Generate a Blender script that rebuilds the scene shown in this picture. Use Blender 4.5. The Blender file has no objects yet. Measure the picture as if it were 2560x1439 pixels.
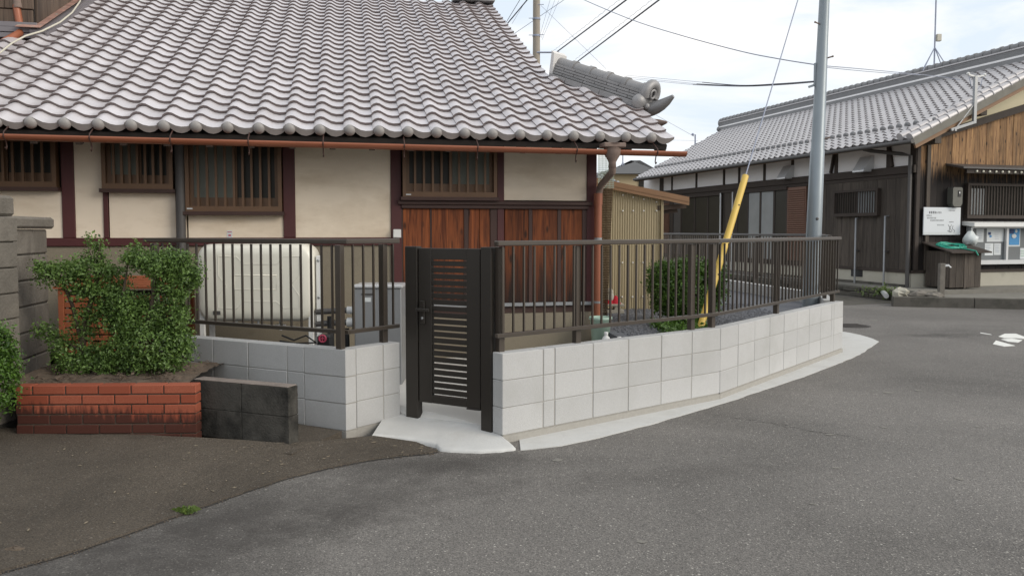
import bpy, math, random
import numpy as np
from mathutils import Vector, Matrix

random.seed(7)
RNG = np.random.default_rng(7)
scene = bpy.context.scene
COL = scene.collection

# ------------------------------------------------------------------ camera
F, CX, HOR, PITCH, CAMZ = 2000.0, 1280.0, 578.0, math.radians(3.2), 1.5
CYP = HOR + F * math.tan(PITCH)
cam = bpy.data.cameras.new("camera")
cam.sensor_width = 36.0
cam.lens = F / 2560 * 36
cam.shift_y = -(719.5 - CYP) / 2560
cam.clip_start, cam.clip_end = 0.1, 2000
camo = bpy.data.objects.new("camera", cam)
COL.objects.link(camo)
camo.location = (0, 0, CAMZ)
camo.rotation_euler = (math.radians(90) - PITCH, 0, 0)
scene.camera = camo

# ------------------------------------------------------------------ light
SUN_DIR = Vector((0.82, -0.42, 0.46)).normalized()       # towards the sun
sun_el = math.asin(SUN_DIR.z)
sun_az = math.atan2(SUN_DIR.x, SUN_DIR.y)
world = bpy.data.worlds.new("World")
scene.world = world
world.use_nodes = True
nt = world.node_tree
for n_ in list(nt.nodes):
    nt.nodes.remove(n_)
wo = nt.nodes.new("ShaderNodeOutputWorld")
bg = nt.nodes.new("ShaderNodeBackground")
bg.inputs["Strength"].default_value = 0.1
sky = nt.nodes.new("ShaderNodeTexSky")
sky.sky_type = 'NISHITA'
sky.sun_disc = False
sky.sun_elevation = sun_el
sky.sun_rotation = sun_az
sky.air_density, sky.dust_density = 1.0, 2.0
tcw = nt.nodes.new("ShaderNodeTexCoord")
mpw = nt.nodes.new("ShaderNodeMapping")
mpw.inputs["Scale"].default_value = (1.6, 1.6, 6.0)
mpw.inputs["Rotation"].default_value = (0.0, 0.25, 0.4)
nzw = nt.nodes.new("ShaderNodeTexNoise")
nzw.inputs["Scale"].default_value = 1.5
nzw.inputs["Detail"].default_value = 7
nzw.inputs["Roughness"].default_value = 0.55
nzw.inputs["Distortion"].default_value = 0.4
rpw = nt.nodes.new("ShaderNodeValToRGB")
rpw.color_ramp.elements[0].position, rpw.color_ramp.elements[1].position = 0.43, 0.62
rpw.color_ramp.elements[0].color = (0.40, 0.40, 0.40, 1)
rpw.color_ramp.elements[1].color = (1, 1, 1, 1)
mxw = nt.nodes.new("ShaderNodeMix")
mxw.data_type = 'RGBA'
mxw.inputs["B"].default_value = (8.8, 8.6, 8.35, 1)       # cloud
skc = nt.nodes.new("ShaderNodeMix")                           # thin veil over the blue
skc.data_type = 'RGBA'
skc.inputs["Factor"].default_value = 0.7
skc.inputs["B"].default_value = (5.0, 6.6, 8.4, 1)
nt.links.new(tcw.outputs["Generated"], mpw.inputs["Vector"])
nt.links.new(mpw.outputs["Vector"], nzw.inputs["Vector"])
nt.links.new(nzw.outputs["Fac"], rpw.inputs["Fac"])
nt.links.new(rpw.outputs["Color"], mxw.inputs["Factor"])
nt.links.new(sky.outputs["Color"], skc.inputs["A"])
nt.links.new(skc.outputs["Result"], mxw.inputs["A"])
nt.links.new(mxw.outputs["Result"], bg.inputs["Color"])
nt.links.new(bg.outputs["Background"], wo.inputs["Surface"])

sl = bpy.data.lights.new("sun", 'SUN')
sl.energy = 1.45
sl.angle = math.radians(32)
sl.color = (1.0, 0.92, 0.80)
so = bpy.data.objects.new("sun", sl)
COL.objects.link(so)
so.rotation_euler = SUN_DIR.to_track_quat('Z', 'Y').to_euler()

scene.view_settings.view_transform = 'Standard'
scene.view_settings.look = 'None'
scene.view_settings.gamma = 1
scene.view_settings.use_curve_mapping = False
scene.view_settings.exposure = 0.42
scene.cycles.max_bounces = 6
scene.cycles.diffuse_bounces = 3
scene.cycles.transparent_max_bounces = 8

# ------------------------------------------------------------------ pixel <-> world
_c, _s = math.cos(PITCH), math.sin(PITCH)
def ray(x, y):
    a = (x - CX) / F; b = (CYP - y) / F
    return Vector((a, _c + b * _s, -_s + b * _c))
O_ = Vector((0, 0, CAMZ))
def at(x, y, Y):
    d = ray(x, y); return O_ + d * (Y / d.y)
def rz(x, y, Z):
    d = ray(x, y); return O_ + d * ((Z - CAMZ) / d.z)
def rplane(x, y, Q, N):
    d = ray(x, y); return O_ + d * ((Q - O_).dot(N) / d.dot(N))

# ------------------------------------------------------------------ materials
MC = {}
def _nodes(name):
    m = bpy.data.materials.new(name); m.use_nodes = True
    return m, m.node_tree, m.node_tree.nodes["Principled BSDF"]
def N(t, typ, **kw):
    n = t.nodes.new(typ)
    for k, v in kw.items():
        if k in n.inputs: n.inputs[k].default_value = v
        else: setattr(n, k, v)
    return n
def mathn(t, op, a, b=None, clamp=False):
    n = t.nodes.new("ShaderNodeMath"); n.operation = op; n.use_clamp = clamp
    for i, v in enumerate((a, b)):
        if v is None: continue
        if isinstance(v, (int, float)): n.inputs[i].default_value = v
        else: t.links.new(v, n.inputs[i])
    return n.outputs[0]
def mixc(t, f, a, b, mode='MIX'):
    n = t.nodes.new("ShaderNodeMix"); n.data_type = 'RGBA'; n.blend_type = mode
    for nm, v in (("Factor", f), ("A", a), ("B", b)):
        if isinstance(v, tuple): n.inputs[nm].default_value = (*v, 1) if nm != "Factor" and len(v) == 3 else v
        elif isinstance(v, (int, float)): n.inputs[nm].default_value = v
        else: t.links.new(v, n.inputs[nm])
    return n.outputs["Result"]
def ramp(t, f, p0, p1, c0=(0, 0, 0, 1), c1=(1, 1, 1, 1)):
    n = t.nodes.new("ShaderNodeValToRGB")
    e = n.color_ramp.elements
    e[0].position, e[1].position, e[0].color, e[1].color = p0, p1, c0, c1
    t.links.new(f, n.inputs["Fac"]); return n.outputs["Color"]
def noise(t, scale, detail=4, sc3=None, rough=0.55, dist=0.0, w=None):
    g = t.nodes.new("ShaderNodeNewGeometry")
    src = g.outputs["Position"]
    if sc3:
        mp = t.nodes.new("ShaderNodeMapping"); mp.inputs["Scale"].default_value = sc3
        t.links.new(src, mp.inputs["Vector"]); src = mp.outputs["Vector"]
    n = N(t, "ShaderNodeTexNoise", Scale=scale, Detail=detail, Roughness=rough, Distortion=dist)
    t.links.new(src, n.inputs["Vector"]); return n.outputs["Fac"]
def posz(t):
    g = t.nodes.new("ShaderNodeNewGeometry"); s = t.nodes.new("ShaderNodeSeparateXYZ")
    t.links.new(g.outputs["Position"], s.inputs[0]); return s.outputs["Z"]
def bumpto(t, b, h, strength, dist=0.01):
    n = N(t, "ShaderNodeBump", Strength=strength, Distance=dist)
    t.links.new(h, n.inputs["Height"]); t.links.new(n.outputs["Normal"], b.inputs["Normal"])

def mat(name, col, rough=0.7, metal=0.0, var=0.15, vs=5.0, bump=0.0, bs=60.0, rnd=0.0, spec=0.5, sc3=None, dirt=None):
    """plain procedural surface: noise-varied colour, optional per-object random value, fine bump, dirt=(colour, scale, lo, hi)"""
    if name in MC: return MC[name]
    m, t, b = _nodes(name)
    lo = tuple(c * (1 - var) for c in col); hi = tuple(min(1, c * (1 + var)) for c in col)
    c = mixc(t, noise(t, vs, 5, sc3), lo, hi)
    if rnd:
        oi = t.nodes.new("ShaderNodeObjectInfo")
        k = mathn(t, 'ADD', mathn(t, 'MULTIPLY', oi.outputs["Random"], 2 * rnd), 1 - rnd)
        cc = t.nodes.new("ShaderNodeCombineColor")
        for i in range(3): t.links.new(k, cc.inputs[i])
        c = mixc(t, 1.0, c, cc.outputs[0], 'MULTIPLY')
    if dirt:
        c = mixc(t, ramp(t, noise(t, dirt[1], 6, dirt[4] if len(dirt) > 4 else None, 0.65), dirt[2], dirt[3]), c, dirt[0])
    t.links.new(c, b.inputs["Base Color"])
    b.inputs["Roughness"].default_value = rough
    b.inputs["Metallic"].default_value = metal
    b.inputs["Specular IOR Level"].default_value = spec
    if bump: bumpto(t, b, noise(t, bs, 3), bump)
    MC[name] = m
    return m

def wood(name, c1, c2, dark, z0=None, z1=None, amp=0.5, grain=22.0, knots=True, fleck=0.55, rough=0.75):
    """vertical boards: stretched grain, knots, and (z0..z1) a ragged charred or rotted lower edge"""
    m, t, b = _nodes(name)
    oi = t.nodes.new("ShaderNodeObjectInfo")
    g = t.nodes.new("ShaderNodeNewGeometry")
    off = t.nodes.new("ShaderNodeVectorMath"); off.operation = 'ADD'
    cmb = t.nodes.new("ShaderNodeCombineXYZ")
    t.links.new(mathn(t, 'MULTIPLY', oi.outputs["Random"], 37.0), cmb.inputs[2])
    t.links.new(g.outputs["Position"], off.inputs[0]); t.links.new(cmb.outputs[0], off.inputs[1])
    def nz(sc, det, s3, dist=0.0, rough_=0.6):
        mp = t.nodes.new("ShaderNodeMapping"); mp.inputs["Scale"].default_value = s3
        t.links.new(off.outputs[0], mp.inputs["Vector"])
        n = N(t, "ShaderNodeTexNoise", Scale=sc, Detail=det, Roughness=rough_, Distortion=dist)
        t.links.new(mp.outputs["Vector"], n.inputs["Vector"]); return n.outputs["Fac"]
    gr = nz(1.0, 5, (grain * 2.2, grain * 2.2, 1.3), 1.5)
    big = nz(1.0, 3, (7, 7, 0.9), 0.6)
    c = mixc(t, ramp(t, gr, 0.32, 0.68), c1, c2)
    c = mixc(t, ramp(t, big, 0.5, 0.75, (0, 0, 0, 1), (fleck,) * 3 + (1,)), c, dark)
    c = mixc(t, ramp(t, nz(1.0, 2, (grain * 4, grain * 4, 2.2), 0.5), 0.60, 0.68, (0, 0, 0, 1), (0.7, 0.7, 0.7, 1)), c, dark)
    if knots:
        mp = t.nodes.new("ShaderNodeMapping"); mp.inputs["Scale"].default_value = (9, 9, 3.4)
        t.links.new(off.outputs[0], mp.inputs["Vector"])
        v = N(t, "ShaderNodeTexVoronoi", Scale=1.0)
        t.links.new(mp.outputs["Vector"], v.inputs["Vector"])
        c = mixc(t, ramp(t, v.outputs["Distance"], 0.10, 0.2, (0.85,) * 3 + (1,), (0, 0, 0, 1)), c, dark)
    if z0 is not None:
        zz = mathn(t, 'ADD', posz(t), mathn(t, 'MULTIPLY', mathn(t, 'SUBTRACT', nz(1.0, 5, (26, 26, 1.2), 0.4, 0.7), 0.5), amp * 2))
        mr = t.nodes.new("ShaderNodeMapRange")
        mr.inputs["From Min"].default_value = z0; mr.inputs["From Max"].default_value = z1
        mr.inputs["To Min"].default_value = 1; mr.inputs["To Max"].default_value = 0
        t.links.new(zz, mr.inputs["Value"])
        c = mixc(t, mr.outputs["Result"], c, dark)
    k = mathn(t, 'ADD', mathn(t, 'MULTIPLY', oi.outputs["Random"], 0.5), 0.75)
    cc = t.nodes.new("ShaderNodeCombineColor")
    for i in range(3): t.links.new(k, cc.inputs[i])
    c = mixc(t, 1.0, c, cc.outputs[0], 'MULTIPLY')
    t.links.new(c, b.inputs["Base Color"])
    b.inputs["Roughness"].default_value = rough
    b.inputs["Specular IOR Level"].default_value = 0.3
    bumpto(t, b, gr, 0.35, 0.004)
    return m

DARK_PATCHES = (((640, 1285), (1.9, 0.55), 0.40, 0.62), ((1060, 1165), (1.0, 0.32), 0.18, 0.60), ((2330, 838), (0.9, 0.28), 0.15, 0.5), ((230, 1430), (1.6, 0.6), 0.45, 0.62), ((1750, 1180), (1.3, 0.28), 0.3, 0.25))
def asphalt(name, base, speck=0.45, scale=85.0, patch=0.35, stains=DARK_PATCHES):
    m, t, b = _nodes(name)
    g = t.nodes.new("ShaderNodeNewGeometry")
    lo = tuple(c * (1 - patch) for c in base); hi = tuple(c * (1 + patch) for c in base)
    c = mixc(t, ramp(t, noise(t, 0.45, 6, None, 0.6, 0.6), 0.3, 0.7), lo, hi)
    c = mixc(t, 1.0, c, ramp(t, noise(t, 110, 4, None, 0.8), 0.34, 0.68, (0.40, 0.40, 0.40, 1), (1.6, 1.58, 1.54, 1)), 'MULTIPLY')
    for sc, th, amt in ((scale, 0.90, speck), (scale * 0.62, 0.96, speck * 1.1), (scale * 1.7, 0.86, speck * 0.5)):
        v = N(t, "ShaderNodeTexVoronoi", Scale=sc); t.links.new(g.outputs["Position"], v.inputs["Vector"])
        s = t.nodes.new("ShaderNodeSeparateColor"); t.links.new(v.outputs["Color"], s.inputs[0])
        on = mathn(t, 'GREATER_THAN', s.outputs[0], th)
        near = mathn(t, 'LESS_THAN', v.outputs["Distance"], 0.42)
        f = mathn(t, 'MULTIPLY', mathn(t, 'MULTIPLY', on, near), mathn(t, 'MULTIPLY', s.outputs[1], amt * 2))
        c = mixc(t, mathn(t, 'MINIMUM', f, 0.9), c, (0.42, 0.40, 0.36))
    c = mixc(t, ramp(t, noise(t, 2.3, 6, None, 0.7), 0.66, 0.80, (0, 0, 0, 1), (0.30, 0.30, 0.30, 1)), c, (0.16, 0.15, 0.135))
    # oily dark stain in front of the gate, darker ellipses along the driveway seam, edges broken by noise; another round the worn patch
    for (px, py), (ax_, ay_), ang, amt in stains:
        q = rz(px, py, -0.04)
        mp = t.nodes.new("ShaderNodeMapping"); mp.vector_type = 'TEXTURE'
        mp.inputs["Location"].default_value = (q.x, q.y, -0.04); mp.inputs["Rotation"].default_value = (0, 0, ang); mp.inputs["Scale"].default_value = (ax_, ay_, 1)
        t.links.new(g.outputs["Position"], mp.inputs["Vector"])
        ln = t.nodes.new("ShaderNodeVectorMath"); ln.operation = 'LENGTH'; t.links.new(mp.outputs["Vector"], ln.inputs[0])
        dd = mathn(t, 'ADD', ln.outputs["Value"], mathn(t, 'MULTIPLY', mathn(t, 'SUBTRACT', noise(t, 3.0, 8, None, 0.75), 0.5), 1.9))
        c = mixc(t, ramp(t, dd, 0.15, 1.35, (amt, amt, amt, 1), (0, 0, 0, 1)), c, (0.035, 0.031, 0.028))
    v2 = N(t, "ShaderNodeTexVoronoi", Scale=scale * 0.8); t.links.new(g.outputs["Position"], v2.inputs["Vector"])
    t.links.new(c, b.inputs["Base Color"])
    b.inputs["Roughness"].default_value = 0.85
    b.inputs["Specular IOR Level"].default_value = 0.35
    bumpto(t, b, v2.outputs["Distance"], 0.5, 0.006)
    return m

def leafmat(name, dark, light):
    m, t, b = _nodes(name)
    g = t.nodes.new("ShaderNodeNewGeometry")
    c = mixc(t, g.outputs["Random Per Island"], dark, light)
    c = mixc(t, ramp(t, noise(t, 7, 3), 0.35, 0.7, (0, 0, 0, 1), (0.6, 0.6, 0.6, 1)), c, light)
    t.links.new(c, b.inputs["Base Color"])
    b.inputs["Roughness"].default_value = 0.45
    tr = t.nodes.new("ShaderNodeBsdfTranslucent"); t.links.new(c, tr.inputs["Color"])
    ms = t.nodes.new("ShaderNodeMixShader"); ms.inputs[0].default_value = 0.22
    out = t.nodes["Material Output"]
    t.links.new(b.outputs[0], ms.inputs[1]); t.links.new(tr.outputs[0], ms.inputs[2]); t.links.new(ms.outputs[0], out.inputs["Surface"])
    return m

def brickmat(name):
    """red brick with black rain stains that hang down from ragged edges and a grimy foot"""
    m, t, b = _nodes(name)
    oi = t.nodes.new("ShaderNodeObjectInfo")
    c = mixc(t, oi.outputs["Random"], (0.25, 0.068, 0.036), (0.34, 0.108, 0.062))
    c = mixc(t, ramp(t, noise(t, 140, 3), 0.4, 0.75), c, (0.26, 0.06, 0.035))
    zz = mathn(t, 'ADD', posz(t), mathn(t, 'MULTIPLY', mathn(t, 'SUBTRACT', noise(t, 1.0, 5, (30, 30, 4), 0.7), 0.5), 0.34))
    g = t.nodes.new("ShaderNodeNewGeometry"); s = t.nodes.new("ShaderNodeSeparateXYZ"); t.links.new(g.outputs["Position"], s.inputs[0])
    zz = mathn(t, 'SUBTRACT', zz, mathn(t, 'MULTIPLY', mathn(t, 'ADD', s.outputs[0], 2.2), -0.05))
    mr = N(t, "ShaderNodeMapRange", **{"From Min": 0.20, "From Max": 0.27, "To Min": 0.9, "To Max": 0.0})
    t.links.new(zz, mr.inputs["Value"])
    c = mixc(t, mr.outputs["Result"], c, (0.045, 0.018, 0.014))
    t.links.new(c, b.inputs["Base Color"]); b.inputs["Roughness"].default_value = 0.88; b.inputs["Specular IOR Level"].default_value = 0.25
    bumpto(t, b, noise(t, 180, 3), 0.2, 0.004)
    return m

def glass(name, tint, rough=0.08, spec=0.5):
    m, t, b = _nodes(name)
    c = mixc(t, noise(t, 3, 3), tuple(x * 0.7 for x in tint), tint)
    t.links.new(c, b.inputs["Base Color"])
    b.inputs["Roughness"].default_value = rough
    b.inputs["Specular IOR Level"].default_value = spec
    return m

M_TILE = mat("glazed_roof_tile", (0.62, 0.585, 0.595), 0.42, 0.35, 0.12, 2.2, 0.12, 120, 0.09, 0.75, None, ((0.44, 0.405, 0.40), 2.4, 0.55, 0.85))
M_TEDGE = mat("tile_edge_dark", (0.165, 0.135, 0.132), 0.7, 0.0, 0.2, 30)  # front edges of the roof tiles, darker than their tops
M_TBALL = mat("eave_tile_end", (0.30, 0.285, 0.275), 0.55, 0.0, 0.15, 20)
M_TILE_B = mat("eave_roof_tile", (0.62, 0.585, 0.595), 0.42, 0.35, 0.12, 9.0, 0.1, 90, 0.05, 0.6)
M_RIDGE = mat("ridge_tile_grey", (0.27, 0.265, 0.265), 0.5, 0.3, 0.25, 6.0, 0.15, 80, 0.10, 0.5)
M_TILE_H = mat("hall_roof_tile", (0.50, 0.485, 0.49), 0.5, 0.3, 0.08, 3.0, 0, 60, 0.05)
M_RIDGE_H = mat("hall_ridge_tile", (0.20, 0.20, 0.205), 0.55, 0.0, 0.2, 4.0, 0, 60, 0.08)
M_DARK = mat("underlay_dark", (0.03, 0.025, 0.022), 0.9)
M_PLASTER = mat("cream_plaster", (0.83, 0.72, 0.58), 0.9, 0, 0.06, 2.0, 0.1, 200, 0, 0.2, None, ((0.50, 0.385, 0.26), 1.3, 0.46, 0.95, (1, 1, 2.6)))
M_WHITEPL = mat("white_plaster", (0.86, 0.85, 0.85), 0.9, 0, 0.05, 2.0, 0, 60, 0, 0.2)
M_MAROON = mat("maroon_painted_timber", (0.075, 0.017, 0.017), 0.55, 0, 0.18, 4, 0.1, 50)
M_HEADER = mat("dark_brown_timber", (0.050, 0.022, 0.016), 0.6, 0, 0.25, 6, 0.15, 60, 0.1)
M_SOFFIT = mat("soffit_timber", (0.07, 0.05, 0.04), 0.85, 0, 0.25, 5)
M_FOUND = mat("taupe_render", (0.235, 0.205, 0.155), 0.95, 0, 0.15, 90, 0.35, 150, 0, 0.2, None, ((0.11, 0.095, 0.07), 3.0, 0.6, 0.9))
M_BRONZE = mat("bronze_window_frame", (0.135, 0.075, 0.040), 0.42, 0.3, 0.15, 5, 0, 60, 0.05)
M_GLASSD = glass("dark_window_glass", (0.045, 0.042, 0.035), 0.3, 0.15)
M_CURTAIN = glass("pale_curtain_glass", (0.20, 0.21, 0.18), 0.35, 0.15)
M_COPPER = mat("copper_brown_gutter", (0.29, 0.10, 0.052), 0.45, 0.1, 0.22, 2.5, 0.05, 60, 0.06, 0.5, None, ((0.09, 0.05, 0.035), 7, 0.68, 0.8))
M_HOPPER = mat("weathered_hopper", (0.20, 0.145, 0.12), 0.75, 0.0, 0.3, 30, 0.2, 90)
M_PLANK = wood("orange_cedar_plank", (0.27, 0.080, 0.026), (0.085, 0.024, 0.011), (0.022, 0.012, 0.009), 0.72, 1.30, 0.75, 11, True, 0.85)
M_STEELGREY = mat("grey_metal", (0.30, 0.31, 0.32), 0.4, 0.4, 0.08, 4, 0, 60, 0.04)
M_DGREY = mat("dark_grey_pvc", (0.075, 0.07, 0.068), 0.55, 0, 0.12, 4)
M_WHITE = mat("white_plastic", (0.72, 0.72, 0.70), 0.5, 0, 0.04, 4)
M_FENCE = mat("bronze_aluminium", (0.070, 0.057, 0.046), 0.34, 0.25, 0.10, 4, 0, 60, 0.05, 0.6)
M_GATE = mat("dark_bronze_gate", (0.034, 0.029, 0.024), 0.38, 0.25, 0.08, 4, 0, 60, 0.03, 0.6)
M_BLOCK = mat("new_concrete_block", (0.475, 0.475, 0.47), 0.93, 0, 0.13, 90, 0.35, 160, 0.06, 0.25, None, ((0.40, 0.40, 0.385), 1.9, 0.48, 0.85))
M_MORTAR = mat("block_mortar", (0.345, 0.33, 0.30), 0.95, 0, 0.15, 40, 0.3, 150)
M_OLDBLOCK = mat("blackened_old_block", (0.072, 0.068, 0.060), 0.95, 0, 0.5, 9, 0.6, 60, 0.1, 0.2, None, ((0.014, 0.014, 0.013), 4, 0.45, 0.7))
M_OLDCAP = mat("old_block_top", (0.20, 0.17, 0.15), 0.95, 0, 0.5, 14, 0.6, 80, 0.1, 0.2)
M_GREYBLOCK = mat("weathered_grey_block", (0.165, 0.150, 0.130), 0.95, 0, 0.4, 7, 0.7, 45, 0.12, 0.2, None, ((0.085, 0.078, 0.068), 4, 0.5, 0.85, (1, 1, 0.5)))
M_APRON = mat("fresh_white_concrete", (0.54, 0.54, 0.525), 0.9, 0, 0.12, 7, 0.25, 60, 0, 0.25, None, ((0.42, 0.41, 0.385), 3.5, 0.52, 0.82))
M_PATH = mat("path_concrete", (0.60, 0.585, 0.55), 0.92, 0, 0.08, 5, 0.15, 140, 0, 0.25)
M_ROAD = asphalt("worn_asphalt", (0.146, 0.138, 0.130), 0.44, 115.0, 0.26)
M_DRIVE = asphalt("old_dark_paving", (0.080, 0.067, 0.053), 0.10, 120.0, 0.42, ())
M_DIRT = mat("dirt_edge", (0.10, 0.078, 0.058), 1.0, 0, 0.5, 30, 0.8, 60)
M_SOIL = mat("planter_soil", (0.10, 0.075, 0.055), 1.0, 0, 0.6, 28, 1.0, 40)
M_BRICK = brickmat("stained_red_brick")
M_BMORTAR = mat("brick_mortar", (0.085, 0.06, 0.045), 0.95, 0, 0.4, 20, 0.3, 100)
M_TANK = mat("cream_enamel", (0.72, 0.70, 0.61), 0.32, 0, 0.03, 2, 0, 60, 0, 0.5)
M_GRAVEL = mat("blue_grey_gravel", (0.13, 0.135, 0.15), 0.9, 0, 0.5, 55, 0.9, 50)
M_ORANGE = mat("orange_stained_slat", (0.30, 0.085, 0.032), 0.6, 0, 0.25, 8, 0.1, 60, 0.1)
M_BARK = mat("shrub_bark", (0.075, 0.055, 0.038), 0.95, 0, 0.4, 30, 0.6, 60)
M_LEAF = leafmat("boxwood_leaf", (0.030, 0.066, 0.014), (0.15, 0.25, 0.056))
M_LEAF2 = leafmat("clipped_bush_leaf", (0.018, 0.050, 0.008), (0.10, 0.20, 0.025))
M_GRASS = leafmat("grass_blade", (0.06, 0.10, 0.02), (0.14, 0.20, 0.05))
M_POLE = mat("galvanised_pole", (0.25, 0.285, 0.31), 0.42, 0.35, 0.10, 3, 0, 60, 0, 0.5)
M_CONC = mat("utility_concrete", (0.32, 0.28, 0.23), 0.85, 0, 0.1, 6, 0.1, 60)
M_YELLOW = mat("yellow_guard", (0.68, 0.47, 0.10), 0.5, 0, 0.07, 5)
M_CABLE = mat("black_cable", (0.05, 0.05, 0.075), 0.6, 0, 0.1, 5)
M_WIRE = mat("grey_wire", (0.30, 0.33, 0.42), 0.5, 0.0, 0.1, 5)
M_CORD = mat("cream_cord", (0.55, 0.52, 0.43), 0.6, 0, 0.05, 5)
M_CORR = mat("yellowed_corrugated_sheet", (0.36, 0.30, 0.185), 0.45, 0, 0.12, 3, 0, 60, 0, 0.5, (1, 1, 0.4))
M_FASCIA = mat("brown_shed_fascia", (0.24, 0.135, 0.07), 0.6, 0, 0.12, 5)
M_BAMBOO = mat("dark_bamboo", (0.095, 0.063, 0.037), 0.8, 0, 0.45, 45, 0.4, 60, 0, 0.3, (1, 1, 3))
M_HPLANK = wood("weathered_hall_plank", (0.105, 0.088, 0.072), (0.058, 0.047, 0.040), (0.022, 0.018, 0.016), None, None, 0.5, 16, False, 0.5)
M_CHAR = wood("charred_cedar_plank", (0.47, 0.28, 0.13), (0.15, 0.080, 0.045), (0.020, 0.016, 0.015), 2.72, 3.12, 0.75, 16, True, 0.6)
M_HBEAM = mat("hall_dark_timber", (0.040, 0.029, 0.023), 0.75, 0, 0.3, 7, 0.2, 60, 0.15)
M_HFOUND = mat("hall_cream_base", (0.44, 0.42, 0.355), 0.9, 0, 0.1, 3, 0.1, 80, 0, 0.2, None, ((0.18, 0.165, 0.135), 1.6, 0.6, 0.85))
M_GABLE = mat("gable_cream_plaster", (0.68, 0.62, 0.44), 0.9, 0, 0.05, 2)
M_SHUTTER = mat("brown_louvre", (0.18, 0.095, 0.065), 0.6, 0, 0.1, 5, 0, 60, 0.06)
M_PALEGLASS = glass("pale_grey_pane", (0.30, 0.32, 0.33), 0.25)
M_ALU = mat("silver_aluminium", (0.60, 0.61, 0.62), 0.35, 0.3, 0.05, 4)
M_BOARDGREY = mat("notice_felt", (0.17, 0.18, 0.185), 0.9, 0, 0.08, 30)
M_PAPER = mat("paper_sheet", (0.62, 0.65, 0.66), 0.85, 0, 0.04, 30, 0, 60, 0.08)
M_BLUE = mat("poster_blue", (0.05, 0.25, 0.52), 0.6, 0, 0.1, 10)
M_NAVY = mat("poster_navy", (0.02, 0.05, 0.15), 0.6, 0, 0.1, 10)
M_INK = mat("sign_ink", (0.10, 0.10, 0.11), 0.8, 0, 0.1, 10)
M_SIGN = mat("white_sign_board", (0.66, 0.69, 0.72), 0.6, 0, 0.03, 3)
M_HOSE = mat("green_hose", (0.015, 0.30, 0.21), 0.4, 0, 0.12, 10)
M_BAG = mat("white_plastic_bag", (0.62, 0.66, 0.66), 0.4, 0, 0.08, 25, 0.6, 20)
M_STONE = mat("grey_stone", (0.17, 0.155, 0.135), 0.95, 0, 0.45, 9, 0.7, 30, 0.2)
M_KERB = mat("weathered_kerb", (0.105, 0.098, 0.086), 0.95, 0, 0.35, 6, 0.5, 50, 0.1, 0.2, None, ((0.04, 0.042, 0.034), 2.2, 0.5, 0.75))
M_SLAB = mat("platform_concrete", (0.20, 0.19, 0.165), 0.95, 0, 0.3, 5, 0.3, 60)
M_RED = mat("red_cloth", (0.42, 0.012, 0.028), 0.85, 0, 0.15, 30, 0.4, 60)
M_JIZO = mat("carved_stone", (0.36, 0.34, 0.29), 0.95, 0, 0.2, 40, 0.4, 80)
M_BUCKET = mat("pale_green_plastic", (0.38, 0.52, 0.43), 0.5, 0, 0.08, 6)
M_PAINT = mat("white_road_paint", (0.72, 0.72, 0.68), 0.8, 0, 0.12, 40, 0.3, 90)
M_IRON = mat("iron_cover", (0.05, 0.045, 0.042), 0.7, 0.3, 0.3, 40, 0.4, 60)
M_BEIGE = mat("beige_house_wall", (0.55, 0.44, 0.27), 0.9, 0, 0.06, 1)
M_ROOFFAR = mat("far_slate_roof", (0.085, 0.085, 0.085), 0.8, 0, 0.1, 1)
M_FARTILE = mat("far_grey_tile", (0.26, 0.26, 0.27), 0.6, 0, 0.12, 4, 0, 60, 0.1)
M_WINGWOOD = wood("wing_brown_board", (0.13, 0.095, 0.07), (0.075, 0.052, 0.04), (0.03, 0.022, 0.018), None, None, 0.5, 14, False, 0.5)
M_FLASH = mat("grey_flashing", (0.20, 0.185, 0.195), 0.5, 0.2, 0.12, 6)
M_VERDI = mat("copper_shingle", (0.34, 0.20, 0.16), 0.6, 0.1, 0.4, 12, 0, 60, 0.25, 0.4, None, ((0.30, 0.42, 0.36), 8, 0.58, 0.66))
M_NET = mat("pale_green_net", (0.40, 0.50, 0.45), 0.8)
M_BLACK = mat("black_plastic", (0.015, 0.015, 0.016), 0.5)
M_METER = mat("meter_housing", (0.115, 0.115, 0.10), 0.5, 0, 0.1, 10)
M_PINK = mat("red_valve_handle", (0.42, 0.05, 0.10), 0.5)
M_SMALLTILE = mat("mortar_white", (0.66, 0.65, 0.64), 0.9, 0, 0.1, 12, 0.3, 60)
M_LIGHTB = mat("cream_bulb", (0.75, 0.72, 0.6), 0.3)

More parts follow.
